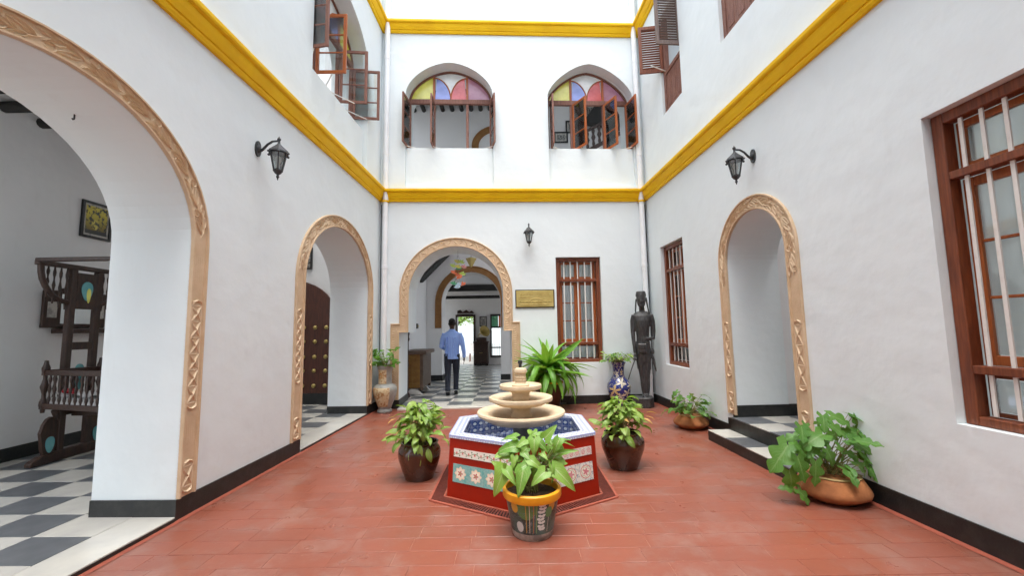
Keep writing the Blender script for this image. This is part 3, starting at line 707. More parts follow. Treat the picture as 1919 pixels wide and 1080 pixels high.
# steps up to the narrow arch
st = thing('entrance_steps', 'two low checkered steps with black risers below the narrow arch', 'steps', FR)
G().box(2.99, 4.78, -.40, -.0145, 0, .125).build('riser', 'black_base', st)
G().box(3.074, 4.286, -.05, 3.3, 0, .30).box(2.99, 3.05, -.10, -.0185, .12, .30).box(3.0, 4.4, -.10, -.05, .12, .302).build('riser', 'black_base', st)
me = G().box(.002, .446, .0, .38, 0, .012).mesh('tile', bev=.002); mw, mb = me.copy(), me.copy(); mw.materials.append(MATS['marble']); mb.materials.append(MATS['slate'])
for k in range(4): place('tile', (mw, mb)[k % 2], None, st, T(2.99+.447*k, -.40, .1255))
me = G().box(.002, .403, .002, .403, 0, .012).mesh('tile', bev=.002); mw, mb = me.copy(), me.copy(); mw.materials.append(MATS['marble']); mb.materials.append(MATS['slate'])
for i in range(3):
    for j in range(6): place('tile', (mb, mw)[(i+j) % 2], None, st, T(3.075+.404*i, -.095+.405*j, .3025))

# rainwater pipes in the corners
def pipe(label, F, s, d, o):
    t = thing('drain_pipe', label, 'pipe', F @ T(s, o*d, 0))
    G().lathe([(.058, 0), (.058, TOP-.1)], 20).build('pipe', 'pipe', t, smooth=40)
    for z in (.5, 2.9, 5.4, 7.6): G().lathe([(.058, z), (.064, z+.004), (.064, z+.075), (.058, z+.08)], 20, cap=False).build('collar', 'pipe', t, smooth=40)
    G().lathe([(.0585, Z1-.03), (.075, Z1-.02), (.075, Z1+.01)], 20, cap=False).build('socket', 'ochre', t)
pipe('white drain pipe in the corner beside the tan vase', FB, .125, -.064, 1)
pipe('white drain pipe in the corner behind the carved statue', FB, LB-.115, -.064, 1)
tag(G().tube([(LB-.028, -.03, .2), (LB-.026, -.028, 4.3)], .010, 5).build('cable', 'iron', M=FB), 'thin dark cable running down the corner beside the right drain pipe', 'cable')
tag(G().tube([(.035, -.035, .2), (.033, -.03, 4.3)], .010, 5).build('cable', 'iron', M=FB), 'thin dark cable running down the corner beside the left drain pipe', 'cable')

# ================================================================== WINDOWS
def leaf_parts(parent, name, w, h, rows, cols, M, wood, pane, st=.055, th=.04, gb=.022, bottom=None):
    """a casement: frame mesh with its panes as sub-parts; local x 0..w, z 0..h"""
    bt = bottom or st
    g = G().box(0, st, -th/2, th/2, 0, h).box(w-st, w, -th/2, th/2, 0, h).box(st, w-st, -th/2+.002, th/2-.002, 0, bt).box(st, w-st, -th/2+.002, th/2-.002, h-st, h)
    iw, ih = w-2*st, h-st-bt
    for r in range(1, rows): z = bt+ih*r/rows; g.box(st, w-st, -th/4, th/4, z-gb/2, z+gb/2)
    for c in range(1, cols): x = st+iw*c/cols; g.box(x-gb/2, x+gb/2, -th/4+.001, th/4-.001, bt, h-st)
    fr = g.build(name, wood, parent, bev=.004, M=M)
    pm = G().box(gb/2-.003, iw/cols-gb/2+.003, -.003, .003, gb/2-.003, ih/rows-gb/2+.003).mesh('pane'); pm.materials.append(MATS[pane])
    for r in range(rows):
        for c in range(cols): place('pane', pm, None, fr, T(st+iw*c/cols, 0, bt+ih*r/rows))
    return fr
def barred_window(label, F, o, s0, s1, z0, z1, nb, group=None):
    t = thing('barred_window', label, 'window', F @ T(s0, 0, z0))
    w, h = s1-s0, z1-z0; J = .085; zt, zl = h-.50, .40; D0, D1 = .07, .17
    yy = lambda d: o*d
    G().box(.002, J, yy(D0), yy(D1), .002, h-.002).box(w-J, w-.002, yy(D0), yy(D1), .002, h-.002).box(J, w-J, yy(D0+.002), yy(D1), h-J, h-.002).box(J, w-J, yy(D0+.002), yy(D1), .002, J*.8).build('frame', 'red_wood', t, bev=.006)
    G().box(J, w-J, yy(D0+.004), yy(D1), zt-.03, zt+.03).build('transom', 'red_wood', t, bev=.005)
    G().box(J, w-J, yy(D0+.004), yy(D1), zl-.03, zl+.03).build('transom', 'red_wood', t, bev=.005)
    cw = (w-2*J)/2; yb = yy(D1+.025)
    for k in range(2):
        leaf_parts(t, 'casement', cw-.002, zt-zl-.062, 3, 1, T(J+k*cw+.001, yb, zl+.031), 'orange_wood', 'glass', .07)
        leaf_parts(t, 'top_light', cw-.002, h-J-zt-.032, 1, 1, T(J+k*cw+.001, yb, zt+.031), 'orange_wood', 'glass', .055)
    leaf_parts(t, 'bottom_light', w-2*J, zl-J*.8-.03, 1, 1, T(J, yb, J*.8), 'red_wood', 'glass', .03)
    bm_ = G().box(-.0125, .0125, -.006, .006, 0, h-.16).mesh('bar'); bm_.materials.append(MATS['white_bar'])
    for k in range(nb):
        x = J+(w-2*J)*(k+.62)/(nb+.24); place('bar', bm_, None, t, T(x, yy(D0+.035), .08) @ Matrix.Rotation(rnd.uniform(-.006, .006), 4, 'Y'))
    n = 40; g = G(); vs = []
    for i in range(n+1):
        x = w*i/n; d = .255+.018*math.sin(i*1.1)+.008*math.sin(i*.6); vs += [(x, yy(d), -.1), (x, yy(d), h+.1)]
    g.add(vs, [(2*i, 2*i+2, 2*i+3, 2*i+1) for i in range(n)]); g.build('curtain', 'curtain', t, smooth=60)
    return t
barred_window('tall barred window in the back wall beside the brass plaque', FB, OB, 3.77, 4.75, .86, 3.135, 5)
barred_window('narrow looking barred window behind the carved statue', FR, OR, .68, 1.68, .85, 3.2, 5)
barred_window('large barred window cut by the right edge of the picture', FR, OR, 5.9, 7.35, .85, 3.2, 9)

def arched_window(label, F, o, c, a, z0, zs, b, pt, cas, bays=(.29, .71), D=.30):
    """fan light of coloured glass over open casements"""
    t = thing('arched_window', label, 'window', F @ T(c, 0, z0))
    A = arch(0, a-.004, zs-z0, b-.004, 0, 36, pt); B = arch(0, a-.05, zs-z0, b-.045, 0, 36, pt)
    g = G(); n = len(A)
    vs = [(p[0], o*d, p[1]) for d in (D, D+.07) for L in (A, B) for p in L]
    fs = []
    for i in range(n-1): fs += [(i, i+1, n+i+1, n+i), (2*n+i, 3*n+i, 3*n+i+1, 2*n+i+1), (n+i, n+i+1, 3*n+i+1, 3*n+i), (i, 2*n+i, 2*n+i+1, i+1)]
    g.add(vs, fs)
    zt = zs-z0; wi = a-.05; m1, m2 = -wi+2*wi*bays[0], -wi+2*wi*bays[1]
    g.build('frame', 'weathered_wood', t)
    G().box(-wi, wi, o*(D-.012), o*(D+.06), zt-.055, zt+.055).build('transom', 'weathered_wood', t, bev=.005)
    def za(x):                                    # soffit of the frame at x
        x = max(-.999, min(.999, x/(a-.05))); z = math.sqrt(1-x*x); z = z*(1-pt)+pt*(1-abs(x)**1.5) if pt else z
        return zt+(b-.045)*z
    for m in (m1, m2):
        G().box(m-.03, m+.03, o*(D+.003), o*(D+.062), .0, zt-.055).build('mullion', 'weathered_wood', t, bev=.004)
        G().box(m-.025, m+.025, o*(D+.003), o*(D+.055), zt+.055, za(m)+.02).build('mullion', 'orange_wood', t, bev=.003)
    G().box(-wi, wi, o*(D-.02), o*(D+.08), -.02, .012).build('sill', 'weathered_wood', t)
    # tracery arcs
    zb = zt+.055; mc = (m1+m2)/2; hh = za(m1)-zb-.02
    def arc(k, sg): q = math.pi/2*k/10; return (mc-sg*((mc-m1)*(1-math.sin(q))), zb+hh*math.cos(q))
    for sg in (1, -1):
        G().tube([(p[0], o*(D+.03), p[1]) for p in (arc(k, sg) for k in range(11))], .016, 6).build('tracery', 'orange_wood', t)
    def pane(poly, col):
        G().prism(poly, o*(D+.028), o*(D+.034)).build('pane', 'glass_'+col, t)
    def under(x0, x1): return [(x0, zb)]+[(x0+(x1-x0)*i/10, za(x0+(x1-x0)*i/10)+.01) for i in range(11)]+[(x1, zb)]
    pane(under(-wi+.005, m1-.02), 'yellow'); pane(under(m2+.02, wi-.005), 'purple')
    pane([(m1+.02, zb)]+[arc(k, 1) for k in range(1, 11)], 'blue'); pane([(m2-.02, zb)]+[arc(k, -1) for k in range(1, 11)], 'red')
    top = [arc(k, 1) for k in range(11)]+[arc(k, -1) for k in range(9, -1, -1)]
    top += [(m2-(m2-m1)*i/12, za(m2-(m2-m1)*i/12)+.005) for i in range(0, 13)]
    pane(top, 'clear')
    h = zt-.075
    for x, sg, w, ang, wood in cas:               # hinge position as fraction 0..1, direction, width, opening angle
        dx, dy = sg*math.cos(ang), -o*math.sin(ang); hx = -wi+2*wi*x
        M = Matrix(((dx, -dy, 0, hx), (dy, dx, 0, o*(D-.015)), (0, 0, 1, .018), (0, 0, 0, 1)))
        lf_ = leaf_parts(t, 'casement', w, h, 3, 1, M, wood, 'glass', .052, .036, .024)
        e = Vector((hx+dx*w*.55, o*(D-.015)+dy*w*.55, .02)); G().bar((hx+sg*w*.75, o*D, .02), e, .018, .01).build('stay', 'white_bar', t)
    return t
arched_window('arched upper window with a leaf folded back on its left, above the horseshoe arch', FB, OB, 1.485, .955, 5.63, 6.84, .745, .22,
              [(.0, 1, .50, R(99), 'weathered_wood'), (.30, 1, .44, R(93), 'weathered_wood'), (1.0, -1, .50, R(101), 'weathered_wood')])
arched_window('pointed arched upper window with three orange leaves open, a stair rail inside', FB, OB, 4.66, .955, 5.63, 6.84, .755, .5,
              [(.02, 1, .48, R(92), 'weathered_wood'), (.305, 1, .46, R(62), 'orange_wood'), (.71, 1, .46, R(68), 'orange_wood'), (.995, -1, .50, R(99), 'orange_wood')])
arched_window('arched upper window with open leaves in the left wall', FL, OL, 1.89, 1.075, 5.79, 6.9, .725, .22,
              [(.0, 1, .52, R(99), 'weathered_wood'), (.29, 1, .5, R(98), 'weathered_wood'), (.72, -1, .5, R(88), 'orange_wood'), (1.0, -1, .52, R(97), 'weathered_wood')])

def shutter(parent, M, w=.50, h=.80, wood='weathered_wood'):
    g = G().box(0, .06, -.02, .02, 0, h).box(w-.06, w, -.02, .02, 0, h).box(.06, w-.06, -.018, .018, 0, .08).box(.06, w-.06, -.018, .018, h-.07, h)
    s = g.build('shutter', wood, parent, bev=.004, M=M)
    sm_ = G().box(.06, w-.06, -.016, .016, -.004, .004, Matrix.Rotation(R(38), 4, 'X')).mesh('slat'); sm_.materials.append(MATS[wood])
    for k in range(17): place('slat', sm_, None, s, T(0, 0, .105+(h-.20)*k/16))
def shuttered(label, s0, s1, z0, z1, opened):
    t = thing('shuttered_window', label, 'window', FR @ T(s0, 0, z0)); w, h = s1-s0, z1-z0
    G().box(.002, .07, .05, .15, .002, h).box(w-.07, w-.002, .05, .15, .002, h).box(.07, w-.07, .052, .15, .80, .88).box(.07, w-.07, .052, .15, .002, .06).build('frame', 'weathered_wood', t, bev=.005)
    for k in range(3):
        a = .07+(w-.14)*k/3; G().box(a+.002, a+(w-.14)/3-.002, .07, .095, .06, .80).build('board', 'weathered_wood', t, bev=.004)
        G().box(a+.05, a+(w-.14)/3-.05, .062, .075, .14, .72).build('panel', 'weathered_wood', t, bev=.006)
    if opened:
        for x, sg, ang, z in ((.03, 1, R(100), .90), (w-.03, -1, R(92), .92)):
            dx, dy = sg*math.cos(ang), -math.sin(ang)
            shutter(t, Matrix(((dx, -dy, 0, x), (dy, dx, 0, .045), (0, 0, 1, z), (0, 0, 0, 1))), .46, 1.0, 'red_wood' if sg > 0 else 'grey_brown')
        G().bar((.08, .06, .89), (.25, -.30, .89), .02, .012).build('stay', 'white_bar', t)
    else:
        for k in range(2):
            a = .07+(w-.14)*k/2; G().box(a+.002, a+(w-.14)/2-.002, .07, .11, .88, h-.02).build('board', 'weathered_wood', t, bev=.004)
shuttered('upper window with two louvred shutters swung open over the small barred window', 1.17, 2.0, 5.75, 7.75, True)
shuttered('closed wooden upper window at the top edge of the picture', 3.28, 4.15, 5.75, 7.75, False)

# ================================================================== LANTERNS
def lantern(label, F, o, s, z, arm=.26):
    t = thing('wall_lantern', label, 'lantern', F @ T(s, 0, z) @ Matrix.Scale(.93, 4), 'black wall lanterns')
    y = -o*arm
    g = G(); pts = [(.055*math.cos(a), .10*math.sin(a)) for a in [k*math.pi/8 for k in range(16)]]
    g.prism([(x, q-.02) for x, q in pts], 0, -o*.018); g.ball((0, -o*.02, -.02), .035, 10, 6, (1, .6, 1.6)); g.build('wall_plate', 'iron', t, smooth=30)
    arm_p = [(0, -o*.02, -.06), (0, -o*.07, -.03), (0, -o*.13, .035), (0, -o*.19, .07), (0, y, .075)]
    G().tube(arm_p, [.018, .016, .014, .013, .012], 8).build('arm', 'iron', t, smooth=40)
    G().lathe([(.012, .02), (.02, .03), (.014, .05), (.014, .075), (.022, .085), (.022, .10), (.010, .115), (.004, .13)], 10, (0, y, .0)).build('finial', 'iron', t, smooth=40)
    def hexring(r, zz): return [(r*math.cos(k*math.pi/3+math.pi/6), y+r*math.sin(k*math.pi/3+math.pi/6), zz) for k in range(6)]
    g = G(); g.add(hexring(.125, -.085)+hexring(.12, -.068)+hexring(.07, -.02)+hexring(.02, .03), [(i*6+k, i*6+(k+1) % 6, (i+1)*6+(k+1) % 6, (i+1)*6+k) for i in range(3) for k in range(6)]+[tuple(range(5, -1, -1)), tuple(range(18, 24))])
    for p in hexring(.122, -.095): g.ball(p, .017, 6, 4)
    g.build('roof', 'iron', t)
    g = G(); a, b = hexring(.098, -.088), hexring(.052, -.305)
    for k in range(6): g.bar(a[k], b[k], .013); g.bar(b[k], b[(k+1) % 6], .016); g.bar(a[k], a[(k+1) % 6], .012)
    g.lathe([(.055, 0), (.058, -.012), (.035, -.045), (.014, -.06), (.014, -.075), (.02, -.085), (.012, -.10), (.004, -.13)], 12, (0, y, -.30)); g.build('cage', 'iron', t)
    a, b = hexring(.092, -.09), hexring(.048, -.305)
    for k in range(6):
        j = (k+1) % 6; G().add([a[k], a[j], b[j], b[k]], [(0, 1, 2, 3)]) ; gg = G(); gg.add([a[k], a[j], b[j], b[k]], [(0, 1, 2, 3)]); gg.build('pane', 'lantern_glass', t)
    G().lathe([(.018, 0), (.022, .03), (.022, .07), (.02, .08)], 10, (0, y, -.30)).lathe([(.02, 0), (.035, .04), (.03, .08), (.008, .10)], 10, (0, y, -.22)).build('bulb', 'clay_white', t, smooth=40)
lantern('black six sided lantern on the left wall between the two big arches', FL, OL, 4.13, 3.74, .27)
lantern('black six sided lantern on the back wall above the brass plaque', FB, OB, 3.18, 3.72, .24)
lantern('black six sided lantern on the right wall over the narrow arch', FR, OR, 3.83, 3.80, .27)

# brass plaque with raised lettering and a wave
t = thing('brass_plaque', 'brass plaque with dark edge beside the horseshoe arch', 'plaque', FB @ T(2.88, 0, 2.04))
G().box(0, .84, -.022, .01, 0, .39).build('backing', 'frame_black', t)
G().box(.02, .82, -.028, -.02, .02, .37).build('plate', 'brass', t, bev=.004)
g = G(); r2 = random.Random(3)
def wig(x0, x1, z, amp, n, ph=0): return [(x0+(x1-x0)*i/n, -.029, z+amp*math.sin(ph+i*1.3)*(.6+.4*r2.random())) for i in range(n+1)]
for x0, x1, z, amp, n in ((.10, .22, .29, .022, 9), (.24, .34, .30, .030, 8), (.36, .43, .28, .022, 6), (.10, .30, .24, .014, 12), (.08, .34, .135, .016, 18), (.36, .60, .125, .016, 16), (.62, .76, .135, .014, 9), (.12, .70, .075, .008, 26)):
    g.tube(wig(x0, x1, z, amp, n), .008, 4)
g.tube([(.30, -.029, .16), (.36, -.029, .19), (.44, -.029, .205), (.54, -.029, .18), (.66, -.029, .15), (.78, -.029, .14)], .006, 4)
g.tube([(.46, -.029, .22), (.52, -.029, .32), (.62, -.029, .25), (.70, -.029, .31), (.76, -.029, .22)], .004, 4)
g.build('lettering', 'brass', t)

# ================================================================== FOUNTAIN
FX, FY = .075, 4.60
fo = thing('tiled_fountain', 'red hexagonal fountain with three stone basins and blue tiled pool', 'fountain', T(FX, FY, 0))
def hexp(r, k): a = math.pi/3*k-math.pi/2; return (r*math.cos(a), r*math.sin(a))    # k=0 towards the camera
Rb, Rt, Ri, HZ, PZ = .85, .815, .675, .565, .36
g = G(); vs = [(*hexp(Rb, k), 0) for k in range(6)]+[(*hexp(Rt, k), HZ) for k in range(6)]+[(*hexp(Ri+.01, k), HZ) for k in range(6)]+[(*hexp(Ri+.01, k), PZ-.02) for k in range(6)]
g.add(vs, [(i*6+k, i*6+(k+1) % 6, (i+1)*6+(k+1) % 6, (i+1)*6+k) for i in range(3) for k in range(6)]+[tuple(18+k for k in range(6))]); g.build('body', 'red_paint', fo, bev=.006)
g = G()
for k in range(6):
    a, b, c, d = hexp(Rt+.012, k), hexp(Rt+.012, k+1), hexp(Ri, k+1), hexp(Ri, k); L = math.dist(a, b); w = Rt-Ri
    g.add([(*a, HZ+.016), (*b, HZ+.016), (*c, HZ+.016), (*d, HZ+.016), (*a, HZ-.012), (*b, HZ-.012), (*c, HZ-.012), (*d, HZ-.012)], [(0, 1, 2, 3), (4, 5, 1, 0), (2, 6, 7, 3)], [(0, 0), (L, 0), (L-.07, w), (.07, w), (0, -.02), (L, -.02), (L-.07, w+.02), (.07, w+.02)])
g.build('rim', 'rim_tile', fo)
g = G()
for k in range(6):
    a, b = hexp(Ri, k), hexp(Ri, k+1); L = math.dist(a, b)
    g.add([(*a, PZ), (*b, PZ), (*b, HZ-.012), (*a, HZ-.012)], [(0, 1, 2, 3)], [(0, 0), (L, 0), (L, HZ-PZ), (0, HZ-PZ)])
g.add([(*hexp(Ri, k), PZ) for k in range(6)], [tuple(range(6))], [hexp(Ri, k) for k in range(6)]); g.build('pool_lining', 'pool_tile', fo)
# tile pieces set in the faces
def face_tile(k, u, z, w, h, name, mt):
    a0, b0 = Vector((*hexp(Rb, k), 0)), Vector((*hexp(Rb, k+1), 0)); a1, b1 = Vector((*hexp(Rt, k), HZ)), Vector((*hexp(Rt, k+1), HZ))
    L = (b0-a0).length
    def P(u_, z_): q = z_/HZ; return (a0.lerp(a1, q)).lerp(b0.lerp(b1, q), u_/L)
    c = [P(u, z), P(u+w, z), P(u+w, z+h), P(u, z+h)]; nn = (c[1]-c[0]).cross(c[3]-c[0]).normalized()
    f = [p+nn*.006 for p in c]; bk = [p-nn*.004 for p in c]; uv = [(0, 0), (1, 0), (1, 1), (0, 1)]
    gg = G(); gg.add(f+bk, [(0, 1, 2, 3), (0, 4, 5, 1), (1, 5, 6, 2), (2, 6, 7, 3), (3, 7, 4, 0)], uv+uv); gg.build(name, mt, fo)
for k in range(6):
    big, strip = ('star_tile', 'vine_tile') if k in (5, 3, 1) else ('ring_tile', 'pinkvine_tile')
    if k in (2, 3): continue
    for i in range(4): face_tile(k, .065+i*.181, .155, .179, .165, 'tile', big)
    for i in range(5): face_tile(k, .065+i*.145, .385, .1435, .075, 'tile', strip)
def basin(r, z, h, base_r, name='basin', m='stone'):
    p = [(base_r, -h), (base_r*1.25, -h+.012), (r*.72, -h*.72), (r*.90, -h*.42), (r*.93, -.046), (r*.985, -.04), (r, -.022), (r*.985, -.004), (r*.95, 0), (r*.89, -.006), (r*.84, -.022), (r*.55, -h*.38), (.03, -h*.45)]
    return G().lathe(p, 48, (0, 0, z)).build(name, m, fo, smooth=35)
bx = T(.02, 0, 0)
basin(.475, .725, .155, .11); basin(.345, .872, .115, .12); basin(.228, 1.0, .085, .10)
G().lathe([(.115, PZ), (.105, PZ+.03), (.085, .50), (.10, .575)], 28).build('stem', 'stone_dark', fo, smooth=40)  # stem below the lowest basin in a darker stone tone
G().lathe([(.10, .64), (.115, .665), (.10, .70), (.10, .735), (.125, .765)], 28).build('stem', 'stone', fo, smooth=40)
G().lathe([(.09, .80), (.105, .86), (.095, .88), (.10, .925)], 28).build('stem', 'stone', fo, smooth=40)
G().lathe([(.085, .94), (.095, .97), (.095, .995), (.07, 1.005), (.058, 1.02), (.062, 1.05), (.055, 1.056), (.062, 1.065), (.062, 1.08), (.055, 1.087), (.06, 1.10), (.058, 1.115), (.07, 1.125), (.072, 1.145), (.062, 1.165), (.035, 1.178), (.01, 1.18)], 28).build('knob', 'stone', fo, smooth=35)
G().lathe([(.017, 1.17), (.017, 1.215), (.026, 1.225), (.026, 1.255), (.012, 1.258)], 14).build('nozzle', 'iron', fo, smooth=40)
# slotted drain round it
dr = thing('floor_drain', 'six sided slotted floor drain round the foot of the red fountain', 'drain', T(FX, FY, 0))
R1, R2 = 1.02, .875
g = G(); g.add([(*hexp(R1, k), .004) for k in range(6)]+[(*hexp(R2-.03, k), .004) for k in range(6)], [(k, (k+1) % 6, 6+(k+1) % 6, 6+k) for k in range(6)]); g.build('slot_shade', 'drain_slot_shade', dr)  # flat sheet under the bars; slot shade put into its dark colour
g = G()
for k in range(6):
    for r in (R1, R2-.005):
        a, b = hexp(r, k), hexp(r, k+1); g.bar((*a, .007), (*b, .007), .022, .014)
g.build('edge_frame', 'drain_edge', dr)
g = G()
for k in range(6):
    a, b, c, d = (Vector((*hexp(r, q), .008)) for r, q in ((R1-.014, k), (R1-.014, k+1), (R2+.008, k), (R2+.008, k+1))); n = 34
    for i in range(n): u = (i+.5)/n; g.bar(a.lerp(b, u), c.lerp(d, u), .012, .008)
tag(g.build('grate_bars', 'drain_bar', dr), kind='stuff')

# ================================================================== PLANTS
def leaf_mesh(name, L, Wd, kind, droop, fold, m, seed=0, n=9):
    r = random.Random(seed); g = G(); vs, uv = [], []
    def width(t):
        if kind == 'lance': return math.sin(math.pi*min(1, t**.8))**.85
        if kind == 'strap': return (min(1, t/.12)**.6)*(1-max(0, (t-.35)/.65)**1.8)
        if kind == 'arrow': return (1-t)**.75*min(1, t/.05+.55)*1.15
        if kind == 'lobed': return (.45+.55*abs(math.cos(t*math.pi*2.4+.3)))*(1-t**3)*min(1, .5+t/.2)
    x, z = 0, 0; ang = droop[0]
    pts = []
    for i in range(n+1):
        t = i/n; pts.append((x, z, ang)); ang += (droop[1]-droop[0])/n; x += L/n*math.cos(ang); z += L/n*math.sin(ang)
    cross = (-1, -.5, 0, .5, 1)
    for i, (x, z, a) in enumerate(pts):
        t = i/n; w = max(.006, width(t))*Wd/2
        for c in cross:
            wob = .06*Wd*math.sin(i*1.9+c*2+seed) if kind in ('lobed', 'lance', 'arrow') else 0
            up = fold*abs(c)*w+wob*abs(c)*.5
            back = 0
            if kind in ('arrow', 'lobed') and i == 0: back = -abs(c)*L*.24
            if kind in ('arrow', 'lobed') and i == 1: back = -abs(c)*L*.08
            vs.append((x+back*math.cos(a)-up*math.sin(a), c*w*(1.15 if kind in ('arrow', 'lobed') and i < 2 else 1), z+back*math.sin(a)+up*math.cos(a))); uv.append((t, .5+c/2))
    k = len(cross)
    g.add(vs, [(i*k+j, (i+1)*k+j, (i+1)*k+j+1, i*k+j+1) for i in range(n) for j in range(k-1)], uv)
    me = g.mesh(name, smooth=80); me.materials.append(MATS[m]); return me
def orient(p, d, up=(0, 0, 1), twist=0):
    x = Vector(d).normalized(); up = Vector(up)
    y = up.cross(x)
    if y.length < 1e-3: y = Vector((0, 1, 0)).cross(x)
    y.normalize(); z = x.cross(y)
    return Matrix.Translation(p) @ Matrix(((x.x, y.x, z.x, 0), (x.y, y.y, z.y, 0), (x.z, y.z, z.z, 0), (0, 0, 0, 1))) @ Matrix.Rotation(twist, 4, 'X')
def put_leaf(parent, me, p, d, size, up=(0, 0, 1), twist=0): return place('leaf', me, None, parent, orient(p, d, up, twist) @ Matrix.Scale(size, 4))
def potted(label, x, y, rz=0): return thing('potted_plant', label, 'plant', T(x, y, 0) @ RZ(rz))
def soil(parent, r, z):
    g = G(); n, m_ = 20, 5; vs = [(0, 0, z+.02)]
    for j in range(1, m_+1):
        for k in range(n): q = r*j/m_; vs.append((q*math.cos(2*math.pi*k/n), q*math.sin(2*math.pi*k/n), z+rnd.uniform(-.010, .012)))
    fs = [(0, 1+k, 1+(k+1) % n) for k in range(n)]+[(1+(j-1)*n+k, 1+j*n+k, 1+j*n+(k+1) % n, 1+(j-1)*n+(k+1) % n) for j in range(1, m_) for k in range(n)]
    g.add(vs, fs); g.build('soil', 'soil', parent, smooth=80)
def stems(parent, pairs, r=.005, m='stem'):
    g = G()
    for a, b, sag in pairs:
        a, b = Vector(a), Vector(b); c = a.lerp(b, .55)+Vector((0, 0, sag)); pts = [a*(1-t)**2+c*2*t*(1-t)+b*t*t for t in [i/5 for i in range(6)]]
        g.tube(pts, [r, r*.95, r*.9, r*.8, r*.7, r*.55], 5)
    g.build('stem', m, parent, smooth=60)
arrow = [leaf_mesh('leaf', 1, .72, 'arrow', (R(12), R(-d)), .22, 'leaf_pale', k) for k, d in enumerate((20, 40, 10, 60))]
lance = [leaf_mesh('leaf', 1, .40, 'lance', (R(25), R(-d)), .25, 'leaf_varied', k) for k, d in enumerate((45, 75, 20, 100))]
lobed = [leaf_mesh('leaf', 1, .62, 'lobed', (R(10), R(-d)), .18, 'leaf_dark', k, 12) for k, d in enumerate((25, 50, 5, 70))]
bushy = [leaf_mesh('leaf', 1, .8, 'arrow', (R(15), R(-d)), .15, 'leaf_bush', k, 6) for k, d in enumerate((20, 50, 5))]
dry = leaf_mesh('leaf', 1, .22, 'lance', (R(10), R(-50)), .3, 'leaf_dry', 3)
strap = [leaf_mesh('leaf', 1, .165, 'strap', (R(a), R(-b)), .30, 'leaf_strap', k, 14) for k, (a, b) in enumerate(((10, 80), (8, 110), (4, 40), (12, 130), (2, 10)))]

# painted pot with the yellow rim in front
PX, PY = .131, 3.45
t = potted('arrow leaved plant in painted pot with yellow rim in front of the fountain', PX, PY)
G().lathe([(.150, 0), (.158, .012), (.166, .05), (.212, .30), (.200, .30), (.19, .24)], 44).build('pot', 'painted_pot', t, smooth=40)
G().lathe([(.209, .285), (.226, .288), (.232, .30), (.232, .345), (.224, .354), (.207, .352), (.202, .29)], 44, cap=False).build('rim', 'yellow_rim', t, smooth=40)
soil(t, .203, .305)
# base and tip of each leaf relative to the pot's foot, front ones nearer the viewer: (x, z, depth)
FRONT = [(-0.218, 0.516, -0.281, 0.327, 0.1, 0.13, 0.85), (-0.223, 0.503, -0.307, 0.563, 0.06, 0.1, 1.0), (-0.199, 0.516, -0.139, 0.412, 0.12, 0.16, 0.75), (-0.118, 0.659, -0.284, 0.615, 0.0, 0.02, 0.75), (-0.047, 0.704, -0.112, 0.654, 0.0, 0.04, 0.95), (0.025, 0.728, 0.02, 0.615, 0.05, 0.1, 1.0), (0.115, 0.72, 0.218, 0.802, 0.0, -0.02, 0.85), (0.224, 0.716, 0.174, 0.61, 0.04, 0.08, 0.8), (0.227, 0.604, 0.369, 0.614, 0.02, 0.05, 0.45), (0.186, 0.496, 0.322, 0.343, 0.06, 0.12, 0.72), (-0.02, 0.556, -0.125, 0.491, 0.1, 0.15, 0.85), (-0.01, 0.581, 0.08, 0.515, 0.1, 0.14, 0.85), (-0.071, 0.524, -0.103, 0.356, 0.16, 0.22, 0.8), (0.1, 0.499, -0.001, 0.414, 0.12, 0.18, 0.9), (-0.06, 0.621, -0.016, 0.569, 0.05, 0.09, 1.1), (0.153, 0.538, 0.168, 0.396, 0.08, 0.12, 0.4), (-0.133, 0.594, -0.149, 0.508, 0.04, 0.07, 0.8), (0.062, 0.697, 0.131, 0.618, 0.03, 0.05, 0.8), (0.01, 0.467, 0.083, 0.533, 0.03, 0.06, 0.6), (-0.032, 0.653, -0.093, 0.599, 0.03, 0.06, 0.9), (0.079, 0.619, 0.12, 0.573, 0.05, 0.09, 0.9), (0.052, 0.767, -0.003, 0.737, 0.0, 0.02, 1.1), (0.265, 0.685, 0.338, 0.644, 0.0, 0.02, 0.2), (-0.106, 0.562, -0.16, 0.549, 0.02, 0.04, 0.9)]
prs = []
for i, (bx_, bz, tx, tz, d0, d1, wd) in enumerate(FRONT):
    b = Vector((bx_, -d0, bz)); e = Vector((tx, -d1, tz)); v = e-b
    upv = Vector((rnd.uniform(-.25, .25), -1.0, .75))
    o = place('leaf', arrow[i % 4], None, t, orient(b, v+Vector((0, 0, .15*v.length)), upv) @ Matrix.Diagonal((v.length*1.08, v.length*wd*1.02, v.length*1.08, 1)))
    prs.append(((rnd.uniform(-.05, .05), rnd.uniform(-.04, .06), .31), tuple(b), .08))
r3 = random.Random(11)
for k in range(34):
    a = r3.uniform(0, 2*math.pi); rr = r3.uniform(.03, .20); z = r3.uniform(.42, .74); b = Vector((rr*math.cos(a), abs(rr*math.sin(a))*.8+.02, z))
    put_leaf(t, arrow[k % 4], b, (math.cos(a), math.sin(a), r3.uniform(-.6, .3)), r3.uniform(.11, .16), (0, -.4, 1), r3.uniform(-.5, .5)); prs.append(((0, .02, .31), tuple(b), .06))
stems(t, prs, .0055)

